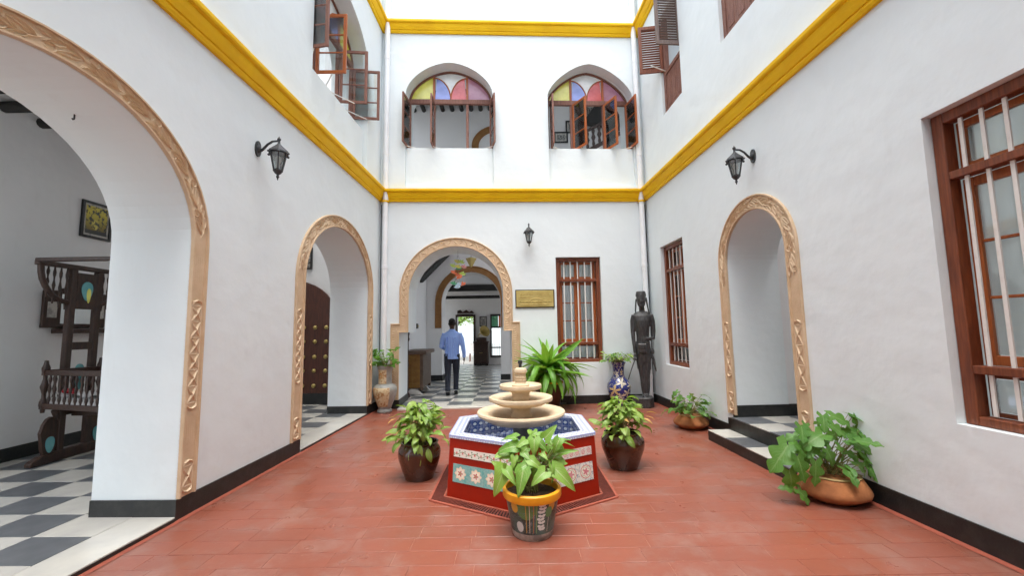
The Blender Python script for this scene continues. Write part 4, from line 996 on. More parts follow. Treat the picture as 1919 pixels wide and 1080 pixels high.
# brown glazed jars left and right of the fountain
def jar_plant(label, x, y, h, rim, belly, base, seed, nleaf, top, spread, hang):
    t = potted(label, x, y); r = random.Random(seed)
    G().lathe([(base, 0), (base*1.03, .01), (base*1.22, h*.22), (belly*.97, h*.55), (belly, h*.70), (belly*.97, h*.82), (rim*.93, h*.945), (rim*.91, h*.965), (rim, h*.975), (rim*1.01, h*.99), (rim*.98, h), (rim*.90, h), (rim*.87, h*.96), (rim*.9, h*.86)], 44).build('jar', 'brown_glaze', t, smooth=50)
    soil(t, rim*.9, h*.88)
    prs = []
    for k in range(nleaf):
        a = r.uniform(0, 2*math.pi); q = r.random(); el = q**.7; rad = spread*(1-el*.75)*r.uniform(.35, 1.0); z = h*.95+(top-h)*el*r.uniform(.55, .92)
        b = Vector((rad*.62*math.cos(a), rad*.62*math.sin(a), z))
        put_leaf(t, lance[k % 4], b, (math.cos(a), math.sin(a), r.uniform(-.35, .35)+el*.2), r.uniform(.13, .20), (0, 0, 1), r.uniform(-.6, .6)); 
        if k % 2 == 0: prs.append(((r.uniform(-.05, .05), r.uniform(-.05, .05), h*.88), tuple(b), .05))
    for (dx, dz, L, an) in hang:
        b = Vector((dx, -rim*.8-.03, dz)); put_leaf(t, lance[k % 3], b, (math.sin(an)*.5, -.25, -1), L, (0, -1, .3), 0)
    for k in range(5):
        a = r.uniform(0, 6.28); put_leaf(t, dry, Vector((spread*.5*math.cos(a), spread*.5*math.sin(a), h+(top-h)*r.uniform(.2, .6))), (math.cos(a), math.sin(a), r.uniform(-.2, .4)), r.uniform(.08, .14), (0, 0, 1), r.uniform(-1, 1))
    stems(t, prs, .004)
jar_plant('drooping variegated plant in brown glazed jar left of the fountain', -1.045, 4.72, .385, .205, .232, .150, 21, 130, .90, .50, ((-.02, .62, .19, .0), (.0, .50, .17, .1), (.05, .40, .16, .1), (-.04, .34, .15, 0), (.03, .30, .15, .2), (.13, .36, .16, .6), (.08, .58, .17, .1)))
jar_plant('bright bushy plant in brown glazed jar right of the fountain', 1.245, 4.95, .40, .205, .245, .155, 22, 150, .84, .54, ((.0, .50, .15, .0), (-.05, .48, .14, 0)))

# terracotta bowls by the right wall
def bowl_plant(label, x, y, h, rmax, rim, base, seed):
    t = potted(label, x, y)
    G().lathe([(base, 0), (base*1.12, .008), (rmax*.97, h*.30), (rmax, h*.42), (rmax*.96, h*.55), (rim*1.10, h*.90), (rim*1.02, h*.97)], 44).build('bowl', 'terracotta', t, smooth=50)
    G().lathe([(rim*1.0, h*.95), (rim*1.06, h*.97), (rim*1.07, h*1.0), (rim*1.02, h*1.03), (rim*.95, h*1.02), (rim*.92, h*.85)], 44, cap=False).build('rim', 'terra_rim', t, smooth=50)
    soil(t, rim*.96, h*.93); return t
t = bowl_plant('large leaved plant trailing over wide terracotta bowl near the right edge', 2.915, 4.0, .225, .295, .215, .17, 1)
BOWL = [(-0.047, 0.75, -0.106, 0.614, 0.05), (0.039, 0.739, 0.21, 0.652, 0.0), (0.28, 0.74, 0.3, 0.674, -0.05), (0.28, 0.734, 0.3, 0.616, -0.04), (0.28, 0.622, 0.3, 0.553, -0.02), (0.28, 0.579, 0.3, 0.371, 0.0), (0.28, 0.603, 0.3, 0.577, 0.0), (0.28, 0.552, 0.3, 0.45, 0.05), (0.093, 0.553, 0.227, 0.441, 0.12), (0.252, 0.578, 0.096, 0.625, 0.02), (-0.037, 0.677, 0.079, 0.551, 0.08), (-0.039, 0.504, 0.059, 0.377, 0.16), (-0.15, 0.491, -0.103, 0.339, 0.18), (-0.129, 0.604, -0.357, 0.481, 0.1), (-0.268, 0.66, -0.327, 0.524, 0.05), (-0.204, 0.674, -0.262, 0.585, 0.03), (-0.426, 0.499, -0.612, 0.271, 0.08), (-0.326, 0.508, -0.46, 0.451, 0.06), (-0.402, 0.427, -0.37, 0.21, 0.14), (-0.458, 0.294, -0.435, 0.089, 0.12), (-0.408, 0.135, -0.33, 0.005, 0.12), (-0.438, 0.123, -0.563, 0.158, 0.1), (-0.269, 0.391, -0.297, 0.186, 0.18), (0.123, 0.362, 0.223, 0.253, 0.14), (0.28, 0.404, 0.3, 0.207, 0.05), (0.28, 0.389, 0.3, 0.323, 0.0), (0.28, 0.295, 0.3, 0.185, 0.1), (-0.129, 0.496, -0.07, 0.603, 0.05), (0.091, 0.576, -0.04, 0.516, 0.0), (0.28, 0.476, 0.217, 0.586, 0.0), (-0.289, 0.429, -0.423, 0.508, 0.1), (-0.07, 0.364, -0.172, 0.473, 0.1), (0.081, 0.438, 0.174, 0.369, 0.08), (-0.089, 0.665, -0.041, 0.75, 0.0), (0.28, 0.387, 0.3, 0.319, 0.06)]
prs = []
for i, (bx_, bz, tx, tz, d) in enumerate(BOWL):
    b = Vector((bx_, -d+rnd.uniform(-.03, .03), bz)); e = Vector((tx, -d-.05+rnd.uniform(-.05, .05), tz)); v = e-b
    place('leaf', lobed[i % 4], None, t, orient(b, v+Vector((0, 0, .12*v.length)), Vector((rnd.uniform(-.3, .3), -.8, .9))) @ Matrix.Diagonal((v.length*1.05, v.length*rnd.uniform(1.15, 1.5), v.length, 1)))
    prs.append(((rnd.uniform(-.09, .09), rnd.uniform(-.1, .1), .23), tuple(b), .10))
for k in range(10):
    a = rnd.uniform(0, 6.28); el = rnd.random(); rad = rnd.uniform(.10, .30); b = Vector((min(rad*math.cos(a), .2), rad*math.sin(a)*.8-.05, .28+.34*el)); put_leaf(t, lobed[k % 4], b, (math.cos(a), math.sin(a)-.3, rnd.uniform(-.9, .2)), rnd.uniform(.15, .22), (0, -.5, 1), rnd.uniform(-.5, .5)); prs.append(((0, 0, .22), tuple(b), .08))
for k in range(16):
    a = rnd.uniform(0, 6.28); prs.append(((.1*math.cos(a), .1*math.sin(a), .21), (.22*math.cos(a), .16*math.sin(a)-.06, rnd.uniform(.24, .36)), .04))
stems(t, prs, .0045)
t = bowl_plant('small terracotta bowl plant at the far side of the steps', 2.79, 6.75, .205, .262, .165, .15, 2)
r4 = random.Random(5); prs = []
for k in range(38):
    a = r4.uniform(0, 6.28); el = r4.random(); rad = .10+.26*(1-el*.6)*r4.random(); b = Vector((rad*math.cos(a)*1.1, rad*math.sin(a)*.75-.04, .24+.36*el*r4.uniform(.6, 1)))
    if b.x > .18: b.x = .18-rnd.uniform(0, .05)
    put_leaf(t, lobed[k % 4], b, (math.cos(a), math.sin(a), r4.uniform(-.9, .35)), r4.uniform(.13, .20), (0, -.4, 1), r4.uniform(-.5, .5)); prs.append(((0, 0, .2), tuple(b), .06))
stems(t, prs, .004)

# vases by the back wall
t = potted('leafy green plant in tall tan and grey vase in the left corner', -2.555, 8.42)
G().lathe([(.130, 0), (.140, .012), (.140, .04), (.120, .075), (.150, .16), (.205, .30), (.232, .42), (.228, .48), (.19, .535), (.135, .555), (.128, .60), (.128, .78), (.140, .85), (.168, .90), (.168, .915), (.15, .91), (.12, .86)], 40).build('vase', 'tan_vase', t, smooth=40)
soil(t, .135, .87); r5 = random.Random(9); prs = []
for k in range(60):
    a = r5.uniform(0, 6.28); el = r5.random(); rad = .26*r5.random()**.5; b = Vector((rad*math.cos(a), rad*math.sin(a)*.8, .90+.34*el)); b.x = max(b.x, -.21)
    put_leaf(t, bushy[k % 3], b, (math.cos(a), math.sin(a)-.3, r5.uniform(-.8, .4)), r5.uniform(.08, .125), (0, -.5, 1), r5.uniform(-.6, .6)); prs.append(((0, 0, .88), tuple(b), .03))
stems(t, prs, .003)
t = potted('fern like plant in blue and cream starred vase beside the statue', 2.165, 8.72)
G().lathe([(.125, 0), (.140, .01), (.150, .05), (.185, .16), (.228, .28), (.240, .37), (.225, .45), (.17, .53), (.125, .585), (.112, .64), (.112, .72), (.13, .82), (.155, .875), (.155, .885), (.135, .88), (.11, .80)], 40).build('vase', 'blue_vase', t, smooth=50)
soil(t, .128, .845); prs = []
for k in range(90):
    a = r5.uniform(0, 6.28); el = r5.random(); rad = .30*r5.random()**.5; b = Vector((rad*math.cos(a), rad*math.sin(a)*.8, .90+.22*el*(1-rad))); b.y = min(b.y, .2)
    put_leaf(t, lance[k % 4] if k % 3 else bushy[k % 3], b, (math.cos(a), math.sin(a)-.2, r5.uniform(-.7, .35)), r5.uniform(.07, .12), (0, -.3, 1), r5.uniform(-.6, .6)); prs.append(((0, 0, .85), tuple(b), .04))
stems(t, prs, .003)

# big strap leaved plant behind the fountain
t = potted('big strap leaved plant in brown pot with yellow rim behind the fountain', .70, 8.46)
G().lathe([(.20, 0), (.21, .015), (.275, .52), (.262, .52), (.25, .45)], 40).build('pot', 'pot_dark', t, smooth=40)
G().lathe([(.270, .505), (.288, .51), (.290, .54), (.278, .552), (.262, .548), (.258, .50)], 40, cap=False).build('rim', 'yellow_rim', t, smooth=40)
soil(t, .262, .50); r6 = random.Random(31)
G().tube([(0, 0, .48), (.01, 0, .70), (0, 0, .86)], [.04, .035, .03], 8).build('stem', 'bark', t, smooth=50)
for k in range(62):
    a = k*2.39996; q = k/62; el = -.15+1.1*q**1.3
    d = (math.cos(a)*math.cos(el), math.sin(a)*math.cos(el)*.8-.12, math.sin(el))
    if d[1] > .55: d = (d[0], .3, d[2])
    put_leaf(t, strap[(k*3+(0 if q < .75 else 2)) % 5 if q < .85 else (4 if k % 2 else 2)], Vector((math.cos(a)*.03, math.sin(a)*.03, .66+.22*q)), d, r6.uniform(.70, .98)*(1-.25*max(0, q-.8)/.2), (0, 0, 1), r6.uniform(-.25, .25))
put_leaf(t, strap[4], Vector((.05, -.03, .86)), (.75, -.1, .62), .85, (0, -1, .3)); put_leaf(t, strap[1], Vector((.05, -.03, .82)), (.9, -.2, .35), .92)

# ================================================================== FIGURES
def blob(name, g, m, parent, voxel=.012, smooth=4, M=None):
    """one continuous surface grown from overlapping closed shapes"""
    me = g.mesh(name); o = bpy.data.objects.new(name, me); COL.objects.link(o)
    r = o.modifiers.new('r', 'REMESH'); r.mode = 'VOXEL'; r.voxel_size = voxel; r.use_smooth_shade = True
    q = o.modifiers.new('s', 'SMOOTH'); q.iterations = smooth; q.factor = .5
    dg = bpy.context.evaluated_depsgraph_get(); nm = bpy.data.meshes.new_from_object(o.evaluated_get(dg))
    bpy.data.objects.remove(o); bpy.data.meshes.remove(me); nm.name = name
    for p in nm.polygons: p.use_smooth = True
    nm.materials.clear(); return place(name, nm, m, parent, M)

# carved wooden statue (front of the figure faces -y)
t = thing('carved_statue', 'tall dark wood statue of a standing figure with headband and staff in the corner', 'statue', T(2.60, 8.56, 0) @ RZ(R(-14)))
G().prism([(-.20, -.15), (-.10, -.21), (.12, -.20), (.20, -.10), (.19, .12), (.08, .17), (-.14, .15), (-.21, .05)], 0, .20, 'z').build('plinth', 'statue_wood', t, bev=.015)
g = G()
g.stack([(.045, 0, 1.22, .125, .085), (.05, 0, 1.30, .128, .085), (.05, .0, 1.42, .125, .09), (.05, -.01, 1.58, .14, .10), (.055, -.01, 1.72, .165, .105), (.06, 0, 1.82, .185, .09), (.06, .01, 1.875, .165, .07), (.06, .01, 1.91, .09, .06)])
g.tube([(.06, .01, 1.86), (.055, 0, 1.98), (.05, -.01, 2.04)], [.062, .055, .055], 12)
g.stack([(.05, -.02, 2.0, .05, .06), (.05, -.03, 2.04, .075, .085), (.05, -.025, 2.12, .088, .10), (.05, -.02, 2.18, .093, .105), (.05, -.01, 2.25, .098, .108), (.05, 0, 2.30, .098, .105), (.05, 0, 2.325, .088, .095)])
g.ball((.05, -.13, 2.105), .022, 8, 6, (.8, 1, 1.6)); g.ball((.05, -.112, 2.055), .03, 8, 6, (1.1, .5, .4)); g.ball((.05, -.11, 2.03), .035, 8, 6, (1, .6, .7))
for sx in (-.035, .035): g.ball((.05+sx, -.108, 2.135), .016, 8, 6, (1.3, .6, .7)); g.ball((.05+sx, -.112, 2.16), .02, 8, 6, (1.5, .5, .45))
g.tube([(-.10, .0, 1.84), (-.135, .01, 1.72), (-.14, .0, 1.50), (-.135, -.03, 1.35), (-.125, -.06, 1.18), (-.12, -.07, 1.08)], [.055, .052, .045, .04, .034, .03], 10)      # arm by the side
g.ball((-.12, -.08, 1.02), .04, 10, 8, (.8, 1, 1.5)); 
for k in range(4): g.tube([(-.145+.014*k, -.09, 1.02), (-.15+.014*k, -.115, .975), (-.142+.014*k, -.11, .93-.008*(k % 2))], .011, 6)
g.tube([(-.10, -.07, 1.05), (-.085, -.105, .99), (-.10, -.125, .955)], .012, 6)
g.tube([(.22, .0, 1.84), (.255, .015, 1.70), (.262, .02, 1.50), (.25, .0, 1.36), (.19, -.075, 1.35), (.13, -.105, 1.37)], [.056, .053, .047, .044, .038, .032], 10)        # bent arm
g.stack([(.05, 0, .98, .135, .10), (.045, 0, 1.08, .14, .10), (.045, 0, 1.18, .135, .095), (.045, 0, 1.26, .125, .088)])
g.tube([(.045-.06, -.005, 1.0), (.0, -.01, .78), (.015, .0, .60), (.03, .01, .40), (.035, .015, .22)], [.09, .075, .06, .06, .04], 12)
g.tube([(.045+.07, .01, 1.0), (.10, .0, .78), (.095, .0, .58), (.09, .02, .40), (.085, .02, .22)], [.09, .078, .06, .062, .042], 12)
for x in (.03, .09): g.tube([(x, .04, .225), (x-.01, -.05, .215), (x-.02, -.13, .205)], [.04, .036, .028], 8)
blob('figure', g, 'statue_wood', t, .011, 3)
g = G()          # wrapped cloth with an uneven hem
hem = lambda k: .80+.13*max(0, math.cos(k*math.pi/8-3.9))-.08*max(0, math.cos(k*math.pi/8-5.1))
n = 16; vs = []
for zz, rx, ry in ((1.30, .138, .100), (1.22, .145, .105), (1.08, .152, .115), (.95, .148, .115)):
    vs += [(.045+rx*math.cos(k*2*math.pi/n), ry*math.sin(k*2*math.pi/n), zz) for k in range(n)]
vs += [(.05+.135*math.cos(k*2*math.pi/n), .105*math.sin(k*2*math.pi/n), hem(k*2)) for k in range(n)]
g.add(vs, [(i*n+k, i*n+(k+1) % n, (i+1)*n+(k+1) % n, (i+1)*n+k) for i in range(4) for k in range(n)]); g.build('cloth', 'statue_wood', t, smooth=60)
G().lathe([(.1, 0), (.104, .012), (.104, .05), (.1, .06)], 20, (.05, 0, 2.215), cap=False).ball((.05, -.108, 2.24), .02).build('headband', 'statue_wood', t, smooth=40)
G().tube([(-.045, .0, 2.17), (-.06, -.005, 2.05), (-.07, -.02, 1.93), (-.068, -.03, 1.86)], [.014, .016, .014, .011], 8).tube([(.145, .0, 2.19), (.16, -.01, 2.10), (.175, -.02, 1.98), (.19, -.04, 1.87)], [.02, .018, .014, .012], 8).build('ear_ornament', 'statue_wood', t, smooth=50)
G().box(-.06, .11, -.155, -.10, 1.08, 1.24).prism([(-.065, 1.26), (.115, 1.26), (.10, 1.17), (.025, 1.14), (-.05, 1.17)], -.165, -.10).build('pouch', 'statue_wood', t, bev=.018)
G().tube([(-.12, -.11, .96), (-.20, -.15, .76), (-.275, -.19, .55)], [.012, .011, .010], 8).build('staff', 'statue_wood', t, smooth=50)
G().ball((.215, -.02, 1.10), .045, 10, 8, (1, .8, 1.5)).tube([(.20, -.03, 1.04), (.235, -.03, .93), (.275, -.03, .70)], [.026, .03, .012], 8, flat=.5).build('knife', 'statue_wood', t, smooth=50)

# man walking away through the arch (faces +y)
t = thing('person', 'man in blue shirt and dark trousers walking away through the horseshoe arch', 'person', T(-1.50, 10.32, .032) @ RZ(R(4)) @ Matrix.Scale(1.03, 4))
def legs(g, k=1.0, ankle=.04):
    g.tube([(-.085, 0, .95), (-.095, -.01, .72), (-.09, -.06, .48), (-.088, -.13, .26), (-.085, -.19, .10)], [.105*k, .092*k, .072*k, .062*k, ankle*k], 14)
    g.tube([(.085, 0, .95), (.095, .06, .72), (.09, .12, .48), (.085, .12, .26), (.085, .11, .10)], [.105*k, .092*k, .072*k, .062*k, ankle*k], 14)
    g.stack([(0, 0, .84, .165*k, .115*k), (0, 0, .92, .172*k, .122*k), (0, 0, 1.0, .16*k, .11*k)])
ARM_R = [(.165, .0, 1.425), (.225, .01, 1.30), (.262, -.02, 1.12), (.285, -.01, .98), (.285, .015, .86)]
ARM_L = [(-.165, .0, 1.425), (-.22, .02, 1.30), (-.255, .04, 1.12), (-.20, .16, 1.08), (-.12, .23, 1.10)]
def torso(g, k=1.0, e=0):
    g.stack([(0, 0, .86-e, .158*k, .115*k), (0, 0, .98, .16*k, .115*k), (0, 0, 1.10, .158*k, .11*k), (0, .0, 1.24, .175*k, .118*k), (0, .0, 1.36, .192*k, .115*k), (0, .0, 1.44, .18*k, .09*k), (0, .01, 1.49, .10*k, .07*k), (0, .01, 1.515, .066*k, .06*k)])
    for A in (ARM_R, ARM_L): g.tube(A, [.066*k, .06*k, .05*k, .044*k, .038*k], 12)
g = G(); legs(g, .86, .035); torso(g, .88)
g.tube([(0, .01, 1.46), (0, .02, 1.56), (0, .03, 1.62)], [.06, .056, .056], 12)
g.stack([(0, .03, 1.56, .045, .05), (0, .035, 1.60, .066, .078), (0, .035, 1.66, .077, .094), (0, .03, 1.71, .079, .098), (0, .025, 1.75, .072, .09), (0, .02, 1.775, .05, .065), (0, .02, 1.785, .02, .03)])
for sx in (-1, 1): g.ball((sx*.082, .025, 1.665), .026, 8, 6, (.4, .8, 1.2)); g.ball((sx*.03, .122, 1.685), .012)
g.ball((0, .135, 1.655), .02, 8, 6, (.8, 1, 1.2)); g.ball((0, .122, 1.615), .025, 8, 6, (1.1, .5, .4))
def hand(g, p, d, side):
    p, d = Vector(p), Vector(d).normalized(); g.ball(p+d*.045, .042, 10, 8, (.55, .95, 1.15))
    for k in range(4):
        o_ = Vector((0, -.03+.02*k, 0)); L = (.075, .085, .08, .065)[k]
        g.tube([p+d*.075+o_, p+d*(.075+L*.5)+o_+Vector((side*-.004, 0, 0)), p+d*(.075+L)+o_+Vector((side*-.022, 0, 0))], [.0105, .0095, .0075], 6)
    g.tube([p+d*.02+Vector((side*-.01, .035, 0)), p+d*.055+Vector((side*-.02, .055, 0)), p+d*.085+Vector((side*-.03, .05, 0))], [.012, .011, .008], 6)
hand(g, ARM_R[-1], (.02, .05, -1), 1); hand(g, ARM_L[-1], (.9, .3, .1), -1)
blob('body', g, 'skin', t, .009, 3)
g = G(); legs(g, 1.0, .062); blob('trousers', g, 'trousers', t, .012, 3)
g = G(); torso(g, 1.08, .03); g.tube([(0, .01, 1.49), (0, .015, 1.535)], [.07, .066], 14)
for k in range(5): g.tube([(-.14+.06*k, -.125, 1.36), (-.12+.05*k, -.122, 1.15), (-.13+.06*k, -.122, .90)], .012, 6)
blob('shirt', g, 'shirt', t, .012, 2)
g = G(); g.stack([(0, .0, 1.625, .06, .062), (0, .008, 1.66, .076, .082), (0, .012, 1.70, .083, .098), (0, .015, 1.75, .079, .094), (0, .018, 1.782, .056, .07), (0, .018, 1.797, .022, .03)]); blob('hair', g, 'hair', t, .01, 3)
for x, y, rot in ((-.085, -.185, R(28)), (.085, .12, 0)):
    g = G().tube([(0, -.07, .055), (0, -.02, .05), (0, .08, .038), (0, .17, .03)], [.045, .047, .045, .032], 10, flat=.75).box(-.042, .042, -.11, .19, .0, .02)
    g.build('shoe', 'shoe', t, smooth=50, M=T(x, y, .045 if rot else .0) @ Matrix.Rotation(-rot, 4, 'X'))

# ================================================================== THINGS IN THE ROOMS
def picture(label, M, w, h, art, fw=.035, matw=0):          # local: hangs in x-z, front towards -y
    t = thing('framed_picture', label, 'picture', M)
    g = G()
    for a in ((-w/2, -w/2+fw, -h/2, h/2), (w/2-fw, w/2, -h/2, h/2), (-w/2+fw, w/2-fw, -h/2, -h/2+fw), (-w/2+fw, w/2-fw, h/2-fw, h/2)): g.box(a[0], a[1], -.03, 0, a[2], a[3])
    g.build('frame', 'frame_black', t)
    if matw: G().box(-w/2+fw, w/2-fw, -.014, -.004, -h/2+fw, h/2-fw).build('mount', 'paper', t)
    q = fw+matw; g = G(); g.add([(-w/2+q, -.016, -h/2+q), (w/2-q, -.016, -h/2+q), (w/2-q, -.016, h/2-q), (-w/2+q, -.016, h/2-q)], [(0, 1, 2, 3)], [(0, 0), (1, 0), (1, 1), (0, 1)]); g.build('print', art, t)
WX = RZ(R(90))                                               # faces +x on the far wall of the left room
picture('framed yellow and black palm poster on the wall of the left room', T(-6.395, 6.27, 3.36) @ WX, .46, .56, 'poster', .035, .03)
picture('framed print high on the wall over the studded door', T(-4.72, 9.245, 3.25), .5, .5, 'photo_print', .04)
picture('small dark framed picture on the corridor wall over the chest', T(-2.715, 11.35, 2.06) @ WX, .42, .26, 'photo_print', .03)
picture('framed picture above the gramophone', T(-1.32, 18.79, 1.95), .32, .46, 'photo_print', .04, .03)
picture('lower framed picture seen through the pointed upper window', T(1.62, 12.59, 7.58), .44, .36, 'photo_print', .045, .05)
picture('middle framed picture seen through the pointed upper window', T(1.98, 12.59, 7.92), .40, .40, 'photo_print', .045, .04)
picture('upper framed picture seen through the pointed upper window', T(2.55, 12.59, 8.38), .36, .5, 'photo_print', .045, .04)
t = thing('wall_switch', 'small black box on the corridor wall below the dark picture', 'switch', T(-2.715, 11.75, 1.72) @ WX)
G().box(-.07, .07, -.05, 0, -.07, .07).build('box', 'frame_black', t, bev=.006); G().ball((0, -.05, 0), .025).build('knob', 'brass', t)

# swing cradle in the left room
def spindle(g, p, q, r=.013):
    p, q = Vector(p), Vector(q); pts, rad = [], []
    for i in range(15): u = i/14; pts.append(p.lerp(q, u)); rad.append(r*(.65+.75*(abs(math.sin(u*math.pi*3)))**3))
    g.tube(pts, rad, 6)
t = thing('swing_cradle', 'dark carved wooden swing cradle with turned spindles in the left room', 'cradle', T(-5.80, 5.62, .041))
g = G(); g.prism([(-.50, 0), (.52, 0), (.52, .05), (.40, .10), (.15, .13), (-.15, .13), (-.40, .10), (-.50, .05)], -.045, .045, 'x'); g.build('foot', 'dark_wood', t, bev=.01)
for yy in (-.17, .17): 
    G().box(-.035, .035, yy-.04, yy+.04, .12, 2.44).build('post', 'dark_wood', t, bev=.008)
G().box(-.03, .03, -.13, .13, 1.92, 2.40).build('panel', 'dark_wood', t)
G().box(-.028, .028, -.13, .13, 1.38, 1.48).build('cross_rail', 'dark_wood', t); G().box(-.028, .028, -.13, .13, .55, .70).build('cross_rail', 'dark_wood', t)
def heart(cx, cz, w, h): return [(cx+w*s_*(math.sin(a)**1.0)*(.55+.45*(1+math.cos(a))/2), cz+h*math.cos(a)) for s_, a in [(1, k*math.pi/10) for k in range(11)]+[(-1, k*math.pi/10) for k in range(9, 0, -1)]]
G().prism(heart(0, 2.16, .095, .13), .031, .036, 'x').build('glass_inset', 'glass_teal', t)
G().prism(heart(.02, 2.10, .035, .10), .037, .040, 'x').build('glass_inset', 'glass_yellow', t)
G().prism(heart(0, 1.02, .07, .17), .0, .03, 'x').build('glass_inset', 'glass_teal', t)
for sg in (-1, 1):                                            # pear shaped brackets on the foot
    G().prism([(sg*(.29+(.12*math.sin(a))*(1 if math.cos(a) < 0 else .75)), .26-.20*math.cos(a)*(1 if math.cos(a) > 0 else 1.5)) for a in [k*math.pi/8 for k in range(16)]], -.02, .02, 'x').build('bracket', 'dark_wood', t)
    G().prism(heart(sg*.29, .22, .065, .10), .021, .026, 'x').build('glass_inset', 'glass_teal', t)
    g = G(); g.tube([(0, sg*.20, .50), (0, sg*.24, .62), (0, sg*.19, .70)], [.03, .04, .03], 8); g.build('bracket', 'dark_wood', t, smooth=50)
g = G(); g.bar((0, -.60, 2.47), (0, .56, 2.47), .07, .06).bar((-.02, -.58, 2.50), (1.5, -.58, 2.50), .06, .05).bar((-.02, .55, 2.50), (1.5, .55, 2.50), .06, .05); g.build('canopy_rail', 'dark_wood', t, bev=.008)
for sg in (-1, 1):
    g = G(); g.tube([(0, sg*(.19+.36*math.sin(a)), 2.44-.44*math.cos(a)) for a in [k*math.pi/16 for k in range(9)]], .032, 8); g.build('canopy_arch', 'dark_wood', t, smooth=50)
    for k in range(4):
        yy = .24+.075*k; g = G(); zb = 2.44-.44*math.sqrt(max(0, 1-((yy-.19)/.36)**2)); spindle(g, (0, sg*yy, 2.44), (0, sg*yy, zb-.10)); g.build('spindle', 'dark_wood', t, smooth=60)
ck = RZ(R(-16))
def basket():
    x0, x1, y0_, y1_, z0, z1 = .08, 1.25, -.36, .20, .70, 1.14
    for x in (x0, x1):
        for y in (y0_, y1_): g = G(); spindle(g, (x, y, z0-.08), (x, y, z1+.12), .03); g.box(x-.026, x+.026, y-.026, y+.026, z1-.06, z1+.03).box(x-.026, x+.026, y-.026, y+.026, z0-.03, z0+.06); g.build('corner_post', 'dark_wood', t, smooth=60, M=ck)
    for z in (z0, z1-.03):
        for y in (y0_, y1_): G().box(x0+.02, x1-.02, y-.02, y+.02, z-.03, z+.035).build('rail', 'dark_wood', t, bev=.006, M=ck)
        for x in (x0, x1): G().box(x-.02, x+.02, y0_+.02, y1_-.02, z-.03, z+.035).build('rail', 'dark_wood', t, bev=.006, M=ck)
    for y in (y0_, y1_):
        for k in range(11): g = G(); x = x0+.10+(x1-x0-.2)*k/10; spindle(g, (x, y, z0+.03), (x, y, z1-.05)); g.build('spindle', 'dark_wood', t, smooth=60, M=ck)
    for x in (x0, x1):
        for k in range(5): g = G(); y = y0_+.09+(y1_-y0_-.18)*k/4; spindle(g, (x, y, z0+.03), (x, y, z1-.05)); g.build('spindle', 'dark_wood', t, smooth=60, M=ck)
    g = G(); n = 14; vs = [(x0+.03+(x1-x0-.06)*i/n, y0_+.03+(y1_-y0_-.06)*j/6, z0+.14+.02*math.sin(i*1.3+j)) for i in range(n+1) for j in range(7)]
    g.add(vs, [(i*7+j, (i+1)*7+j, (i+1)*7+j+1, i*7+j+1) for i in range(n) for j in range(6)]); g.box(x0+.03, x1-.03, y0_+.03, y1_-.03, z0-.02, z0+.10); g.build('mattress', 'linen', t, smooth=60, M=ck)
basket()
G().ball((.28, -.24, .875), .05, 10, 6, (1.4, 1, .6)).ball((.36, -.22, .87), .035).build('flower', 'petal', t, smooth=60, M=ck)
G().box(.0, 1.4, -.05, .05, .52, .62).build('stretcher', 'dark_wood', t, bev=.008)
G().prism([(-.50, 0), (.52, 0), (.52, .05), (.40, .10), (.15, .13), (-.15, .13), (-.40, .10), (-.50, .05)], 1.36, 1.45, 'x').build('foot', 'dark_wood', t, bev=.01)
for yy in (-.17, .17): G().box(1.37, 1.44, yy-.04, yy+.04, .12, 2.44).build('post', 'dark_wood', t, bev=.008)

# wall mirror with small shelf behind the cradle
t = thing('wall_mirror', 'dark carved wall mirror with shelf hanging behind the cradle', 'mirror', T(-6.395, 6.08, 1.66) @ WX)
G().box(-.45, -.22, -.04, 0, .06, .58).box(.22, .42, -.04, 0, .06, .58).box(-.22, .22, -.038, 0, .54, .62).box(-.22, .22, -.038, 0, .06, .12).build('frame', 'dark_wood', t, bev=.008)
G().box(-.22, .22, -.02, -.012, .12, .54).build('mirror_glass', 'mirror', t)
for x in (-.40, .27): G().box(x, x+.12, -.044, -.036, .20, .42).build('side_glass', 'paper', t)
G().box(-.30, .50, -.20, 0, -.02, .05).build('shelf', 'dark_wood', t, bev=.008)
G().box(.50, .66, -.12, 0, .10, .22).build('bracket', 'brass', t, bev=.01)

# studded door in the end wall of the left room
t = thing('studded_door', 'dark carved double door with brass studs seen through the small left arch', 'door', T(-4.95, 9.24, .04))
pr_ = [(-1.0, 0)]+[(-1.0*math.cos(math.pi*i/16), 2.0+.72*math.sin(math.pi*i/16)) for i in range(17)]+[(1.0, 0)]
G().prism(pr_, -.05, .005).build('door_leaf', 'dark_red_door', t)
G().box(-1.0, 1.0, -.065, -.05, .0, .24).build('kick_board', 'black_base', t)
G().box(-.04, .04, -.09, -.05, .24, 2.70).build('centre_post', 'red_wood', t, bev=.01)
st_me = G().ball((0, 0, 0), .045, 10, 6, (1, .9, 1)).mesh('stud', smooth=60); st_me.materials.append(MATS['brass'])
for zz in (.40, .72, 1.02, 1.35, 1.66):
    for k in range(8):
        x = -.86+.245*k
        if abs(x) > .07: place('stud', st_me, None, t, T(x, -.06, zz))

